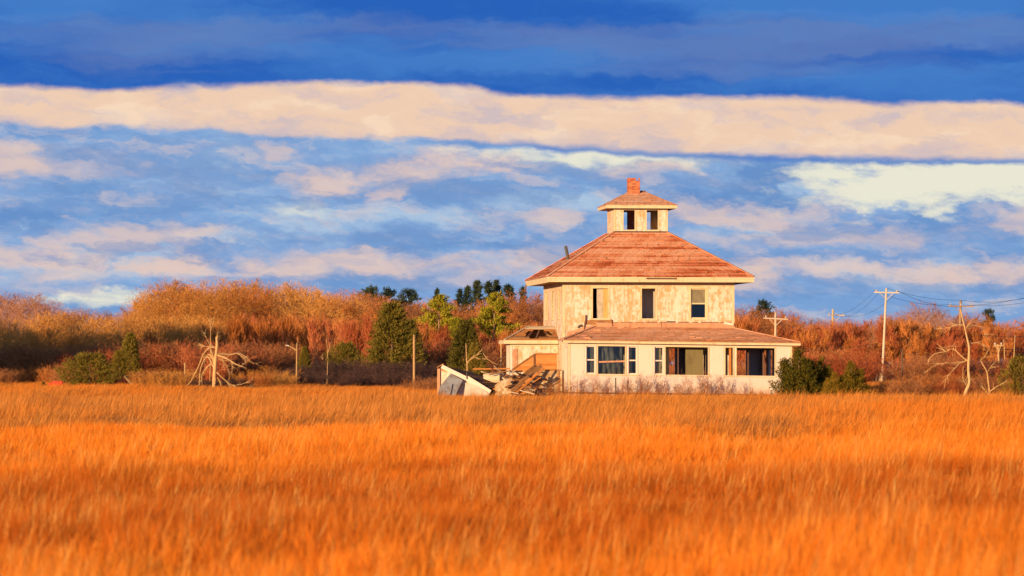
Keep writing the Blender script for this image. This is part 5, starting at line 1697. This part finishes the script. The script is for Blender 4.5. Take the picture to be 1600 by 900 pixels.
# pines standing off to the left, towards the sun: their shade lies on the wood edge
for i in range(33):
    X = -94 + (i % 11) * 3.3; Y = 306 - (i % 11) * 1.2 - 6 * (i // 11)
    if i >= 22: X += 3; Y -= 24
    plant('cedar', 800 + X / Y * FPX, Y, (12.4 + rr.uniform(-.8, .8)) / 4.5, 'tall dark cedar in the shelter belt beside the wood', 'cedar', 'cedars of the shelter belt', name='cedar_tree', rr=rr, wid=1.0)


# ------------------------------------------------------------------ dead trees drawn limb by limb
def limb_tree(name, label, Y, paths, mat='snag_wood', seed=1, twigs=0, cat='dead tree'):
    r_ = random.Random(seed)
    root = tag(empty(name, (px_x(paths[0][0][0][0], Y), Y, 0)), label, cat)
    o0 = Vector(root.location)
    V = []; F = []
    for i, (pts, w0, w1) in enumerate(paths):
        k = len(pts)
        dy = 0.0; sl = r_.uniform(-.25, .25) if i else 0.0
        P = []
        for j, (a, b) in enumerate(pts):
            P.append(WP(a, b, Y) + Vector((0, sl * j, 0)) - o0)
        # smooth the polyline a little
        Q = []
        for j in range(k - 1):
            p_m = P[max(j - 1, 0)]; p_a = P[j]; p_b = P[j + 1]; p_n = P[min(j + 2, k - 1)]
            for f in (0, .33, .66):
                f2, f3 = f * f, f * f * f
                Q.append(.5 * ((2 * p_a) + (p_b - p_m) * f + (2 * p_m - 5 * p_a + 4 * p_b - p_n) * f2 + (-p_m + 3 * p_a - 3 * p_b + p_n) * f3))
        Q.append(P[-1])
        m_ = len(Q) - 1
        MB().tube(Q, [(w0 + (w1 - w0) * j / m_) * Y / FPX / 2 for j in range(m_ + 1)], 7).build('trunk' if i == 0 else 'limb', mat, root, smooth=True)
        for _ in range(twigs if i else 0):
            j = r_.randrange(1, len(Q))
            d = (Q[j] - Q[j - 1]).normalized()
            sliver(V, F, Q[j], Q[j] + (d + rvec(r_) * .8).normalized() * r_.uniform(.2, .7), .03, r_)
    if V:
        link('twigs', vmesh('twigs', V, F, mat), root)
    return root


limb_tree('broken_tree', 'bleached broken tree trunk with drooping arched limbs at the field edge', 242, [
    ([(334, 614), (335, 585), (337, 560), (339, 540), (338.5, 526)], 6.6, 4.0), ([(338, 534), (340.2, 526), (340.4, 521)], 2.6, .8),
    ([(337, 543), (328, 543), (318, 553), (311, 570), (303, 586), (296, 598), (286, 606)], 3.2, 1.3),
    ([(339, 554), (347, 553), (360, 554), (372, 552), (382, 557), (390, 565), (397, 568)], 3.4, 1.0),
    ([(339, 555), (350, 558), (360, 563), (372, 570), (384, 574)], 3.0, .9),
    ([(360, 563), (363.5, 572), (363, 582)], 1.6, .8),
    ([(339, 582), (347, 590), (356, 598), (364, 602), (378, 600), (392, 594)], 2.6, 1.0),
    ([(356, 597), (362, 606), (370, 616)], 1.8, 1.0),
    ([(336, 572), (330, 556), (322, 556), (318, 572)], 2.8, 1.2),
    ([(335, 565), (330, 548), (329, 545)], 3.0, 1.6),
    ([(334, 575), (326, 559), (320, 560), (313, 575), (311, 592), (310, 604)], 2.2, .9),
    ([(340, 556), (349, 562), (350, 572)], 1.3, .7),
    ([(337, 588), (336, 600), (334, 612)], 2.0, 1.2), ([(340, 590), (344, 600), (344, 616)], 1.8, .9),
    ([(372, 553), (384, 562), (380, 570)], 1.2, .6), ([(338, 543), (322, 541), (312, 540)], 1.2, .6), ([(336, 566), (325, 572), (316, 584), (313, 598)], 1.8, .6), ([(341, 560), (352, 568), (358, 580), (359, 592)], 1.5, .6), ([(364, 602), (376, 608), (392, 606)], 1.3, .5)], twigs=20, seed=4)
limb_tree('dead_tree', 'leaning pale dead tree with arching limbs in front of the brown utility pole', 191, [
    ([(1505, 628), (1509, 612), (1514.5, 598), (1513, 578), (1514, 555), (1514, 542), (1511, 528), (1507, 510), (1503, 494), (1501, 484)], 6.0, 1.4),
    ([(1513.5, 562), (1500, 567), (1482, 567), (1465, 570), (1452, 578)], 2.2, .8),
    ([(1513, 565), (1502, 556), (1490, 545), (1480, 549), (1462, 553), (1452, 563)], 2.0, .8),
    ([(1514, 548), (1518, 537), (1532, 536), (1546, 545), (1551, 549)], 2.0, .7),
    ([(1508, 514), (1518, 509), (1530, 509), (1540, 517), (1545, 528)], 1.6, .6),
    ([(1508, 514), (1520, 504), (1536, 500), (1550, 503)], 1.4, .5),
    ([(1507, 508), (1496, 508), (1482, 512), (1470, 513)], 1.3, .5),
    ([(1480, 549), (1470, 545), (1488, 541), (1492, 543)], 1.3, .5),
    ([(1500, 567), (1488, 580), (1478, 592)], 1.2, .5), ([(1511, 604), (1504, 592), (1503, 578)], 1.6, .6)], twigs=14, seed=6)
limb_tree('dead_sapling', 'small forked pale dead sapling beside the leaning dead tree', 192, [
    ([(1546, 628), (1546, 612), (1544, 595), (1542, 581), (1536, 570), (1531, 561)], 4.0, 1.4),
    ([(1547, 612), (1555, 605), (1568, 598)], 2.0, .7), ([(1532, 563), (1540, 556), (1543, 551)], 1.5, .7), ([(1543, 581), (1547, 573)], 1.2, .5), ([(1546, 618), (1534, 605), (1522, 597)], 1.4, .5)], twigs=8, seed=8)
limb_tree('grey_sapling', 'thin pale sapling with curling branches above the collapsed shed', 250, [
    ([(730, 612), (730, 575), (729, 560), (728.5, 548), (728, 536)], 2.4, 1.2),
    ([(730, 568), (736, 560), (742, 556), (752, 552)], 1.6, .6), ([(729.5, 566), (742, 558), (748, 561), (760, 561), (768, 565), (778, 570)], 1.6, .6), ([(744, 556), (752, 548), (757, 555), (762, 561)], 1.1, .5)], twigs=6, seed=9)
for px, y0, y1, Y, lab in [(328, 497, 540, 278, 'white dead stem in the thicket above the broken tree'), (511, 530, 575, 252, 'pale dead stem in the sapling thicket left of the round cedar')]:
    limb_tree('dead_sapling', lab, Y, [([(px, 600), (px + 1, (y0 + y1) / 2), (px - 1, y0)], 1.5, .7), ([(px, y1), (px - 8, y1 - 18)], 1.2, .5), ([(px + 1, (y0 + y1) / 2), (px + 6, y0 + 4)], 1.1, .4)], twigs=10, seed=int(px))

# ------------------------------------------------------------------ far wood: one distant mass of crowns
def gn_scatter(name, pts, rots, scls, idx, protos, label, cat, mat_hint=None):
    me = bpy.data.meshes.new(name)
    me.from_pydata([tuple(p) for p in pts], [], [])
    a = me.attributes.new('rot', 'FLOAT_VECTOR', 'POINT'); a.data.foreach_set('vector', np.array(rots, dtype=np.float32).ravel())
    a = me.attributes.new('scl', 'FLOAT_VECTOR', 'POINT'); a.data.foreach_set('vector', np.array(scls, dtype=np.float32).ravel())
    a = me.attributes.new('idx', 'INT', 'POINT'); a.data.foreach_set('value', np.array(idx, dtype=np.int32))
    o = link(name, me)
    pc = bpy.data.collections.new(name + '_pieces')
    for i, m_ in enumerate(protos):
        po = bpy.data.objects.new('%s_piece_%02d' % (name, i), m_)
        pc.objects.link(po)
    ng = bpy.data.node_groups.new(name + '_scatter', 'GeometryNodeTree')
    ng.interface.new_socket('Geometry', in_out='INPUT', socket_type='NodeSocketGeometry')
    ng.interface.new_socket('Geometry', in_out='OUTPUT', socket_type='NodeSocketGeometry')
    nin = ng.nodes.new('NodeGroupInput'); nout = ng.nodes.new('NodeGroupOutput')
    ci = ng.nodes.new('GeometryNodeCollectionInfo')
    ci.inputs['Collection'].default_value = pc
    ci.inputs['Separate Children'].default_value = True
    ci.inputs['Reset Children'].default_value = True
    ip = ng.nodes.new('GeometryNodeInstanceOnPoints')
    ip.inputs['Pick Instance'].default_value = True

    def attr(nm, ty):
        nd = ng.nodes.new('GeometryNodeInputNamedAttribute'); nd.data_type = ty
        nd.inputs['Name'].default_value = nm
        return nd.outputs['Attribute']
    ng.links.new(nin.outputs[0], ip.inputs['Points'])
    ng.links.new(ci.outputs[0], ip.inputs['Instance'])
    ng.links.new(attr('idx', 'INT'), ip.inputs['Instance Index'])
    ng.links.new(attr('rot', 'FLOAT_VECTOR'), ip.inputs['Rotation'])
    ng.links.new(attr('scl', 'FLOAT_VECTOR'), ip.inputs['Scale'])
    ng.links.new(ip.outputs[0], nout.inputs[0])
    md = o.modifiers.new('scatter', 'NODES'); md.node_group = ng
    o['kind'] = 'stuff'; o['label'] = label; o['category'] = cat
    return o


nr = np.random.RandomState(5)
far = [KINDS['tall_orange'][0][1], KINDS['brown'][0][1], KINDS['brown'][1][1], KINDS['tall_pink'][0][1]]
n = 420
Yf = nr.uniform(620, 900, n); Xf = nr.uniform(-.19, .19, n) * Yf
hf = nr.uniform(.62, .86, n)
gn_scatter('far_wood', np.stack([Xf, Yf, np.zeros(n)], 1), np.stack([np.zeros(n), np.zeros(n), nr.uniform(0, 6.28, n)], 1), np.stack([hf * 1.3, hf * 1.3, hf], 1), nr.randint(0, 4, n), far,
           'distant brown wood closing the horizon behind the nearer trees', 'wood')

# ------------------------------------------------------------------ grass
def clump(seed, mat, blades, rad, h0, h1, wd, lean=.15, curve=.25):
    r_ = np.random.RandomState(seed)
    V = []; F = []
    for i in range(blades):
        a = r_.uniform(0, 6.28); q_ = rad * math.sqrt(r_.uniform())
        x, y = math.cos(a) * q_, math.sin(a) * q_
        h = r_.uniform(h0, h1)
        lx, ly = r_.normal(lean, .12) * h, r_.normal(0, .12) * h
        th = r_.uniform(0, 6.28); w = wd * r_.uniform(.6, 1.2)
        sx, sy = math.cos(th) * w / 2, math.sin(th) * w / 2
        c = curve * r_.uniform(.2, 1.2)
        m_ = (x + lx * .4, y + ly * .4, h * .55)
        t = (x + lx * (1 + c), y + ly * (1 + c), h * (1 - .12 * c))
        o = len(V)
        V += [(x - sx, y - sy, -.02), (x + sx, y + sy, -.02), (m_[0] + sx * .8, m_[1] + sy * .8, m_[2]), (m_[0] - sx * .8, m_[1] - sy * .8, m_[2]), t]
        F += [(o, o + 1, o + 2, o + 3), (o + 3, o + 2, o + 4)]
    return vmesh('blades', V, F, mat)


def field(Y0, Y1, dens, margin=.175, pad=2.0, seed=1):
    r_ = np.random.RandomState(seed)
    A = margin * (Y1 ** 2 - Y0 ** 2) + 2 * pad * (Y1 - Y0)
    n = int(A * dens)
    # sample Y with density proportional to width
    u = r_.uniform(size=n * 2)
    Y = Y0 + (Y1 - Y0) * r_.uniform(size=n * 2)
    wmax = margin * Y1 + pad
    keep = u < (margin * Y + pad) / wmax
    Y = Y[keep][:n]
    X = r_.uniform(-1, 1, len(Y)) * (margin * Y + pad)
    return X, Y, r_


def vnoise(x, y, seed, s):
    """smooth value noise for patchiness"""
    r_ = np.random.RandomState(seed)
    G = r_.uniform(size=(64, 64))
    xs, ys = x / s, y / s
    xi, yi = np.floor(xs).astype(int), np.floor(ys).astype(int)
    fx, fy = xs - xi, ys - yi
    fx = fx * fx * (3 - 2 * fx); fy = fy * fy * (3 - 2 * fy)
    g_ = lambda a, b: G[a % 64, b % 64]
    return (g_(xi, yi) * (1 - fx) + g_(xi + 1, yi) * fx) * (1 - fy) + (g_(xi, yi + 1) * (1 - fx) + g_(xi + 1, yi + 1) * fx) * fy


def rots(r_, n, tilt=.09):
    return np.stack([r_.normal(0, tilt, n), r_.normal(0.02, tilt, n), r_.uniform(-.9, .9, n)], 1)


# golden meadow grass, from the viewer to the edge of the taller stand
sp = [clump(60 + i, 'straw', 9, .28, .38, .66, .0075, lean=.05, curve=.35) for i in range(3)]
gp = sp + [clump(10 + i, 'grass', 90, .30, .22, .56, .0085, lean=.05, curve=.3) for i in range(5)]
X1, Y1, r_ = field(20, 62, 8.5, seed=3)
X2, Y2, _ = field(62, 98, 5.6, seed=4)
X = np.concatenate([X1, X2]); Y = np.concatenate([Y1, Y2]); n = len(X)
v = vnoise(X, Y * .55, 1, 3.2) * .6 + vnoise(X, Y * .6, 2, 1.1) * .4
sc = .45 + 1.0 * v + np.where(Y < 40, .15, 0)
wdx = np.where(Y > 62, 1.5, 1.1)
gn_scatter('meadow_grass', np.stack([X, Y, np.zeros(n)], 1), rots(r_, n), np.stack([wdx, wdx, sc], 1), np.where(r_.uniform(size=n) < .14 + .25 * vnoise(X, Y * .5, 31, 2.5), r_.randint(0, 3, n), r_.randint(3, 8, n)), gp, 'orange-gold dry grass covering the open marsh', 'grass')

# taller brown stand in front of the house
rp = [clump(30 + i, 'reed', 60, .42, .30, .74, .014, lean=.22) for i in range(5)] + [clump(40 + i, 'orange_reed', 60, .42, .30, .72, .014, lean=.2) for i in range(2)] + [clump(50 + i, 'dark_reed', 50, .42, .25, .62, .016, lean=.15) for i in range(2)]
X, Y, r_ = field(84, 198.0, 2.7, seed=6)
edge = 86 + 13 * vnoise(X, X * 0, 8, 5.0)
k_ = Y > edge
X, Y = X[k_], Y[k_]; n = len(X)
v = vnoise(X, Y * .5, 11, 5.0) * .6 + vnoise(X, Y, 12, 1.6) * .4
rightness = np.clip((X / Y * FPX - 380) / 260, 0, 1) * np.clip((150 - Y) / 20, 0, 1)
d = vnoise(X, Y * .4, 14, 3.0)
u = r_.uniform(size=n)
idx = r_.randint(0, 5, n)
front = np.clip((102 - Y) / 10, 0, 1)
idx = np.where(u < rightness * .85 + .22 * v + front * .15, r_.randint(5, 7, n), idx)
idx = np.where((d > .64) & (u < .75) & (rightness < .5), r_.randint(7, 9, n), idx)
sc = (.66 + .55 * v) * np.clip((205 - Y) / 40, .62, 1.0) * (1 - .1 * (d > .7)) * np.where(r_.uniform(size=n) < .10, 1.4, 1.0) * np.clip((235 - Y) / 75, .55, 1.0)
gn_scatter('reed_bed', np.stack([X, Y, np.zeros(n)], 1), rots(r_, n, .1), np.stack([np.full(n, 1.35)] * 2 + [sc], 1), idx, rp, 'taller brown sedge between the golden grass and the house', 'sedge')

# rough grass round and behind the house
X, Y, r_ = field(198.5, 300, 1.15, margin=.165, seed=9)
dx = X - HC.x; dy = Y - HC.y
lx = dx * math.cos(-TH) - dy * math.sin(-TH); ly = dx * math.sin(-TH) + dy * math.cos(-TH)
inside = ((lx > -4.8) & (lx < 7.5) & (ly > -7.5) & (ly < 4.9)) | ((lx > -7.8) & (lx < -4.6) & (ly > -5.4) & (ly < 2.7))
X, Y = X[~inside], Y[~inside]; n = len(X)
v = vnoise(X, Y * .5, 21, 5.0)
near = np.clip((204 - Y) / 5, 0, 1)
gn_scatter('rough_grass', np.stack([X, Y, np.zeros(n)], 1), rots(r_, n, .1), np.stack([np.full(n, 1.9)] * 2 + [(.55 + .5 * v) * (1 - .35 * near)], 1), np.where(r_.uniform(size=n) < .5, r_.randint(5, 7, n), r_.randint(0, 5, n)), rp,
           'rough brown grass round the house and along the wood edge', 'grass')
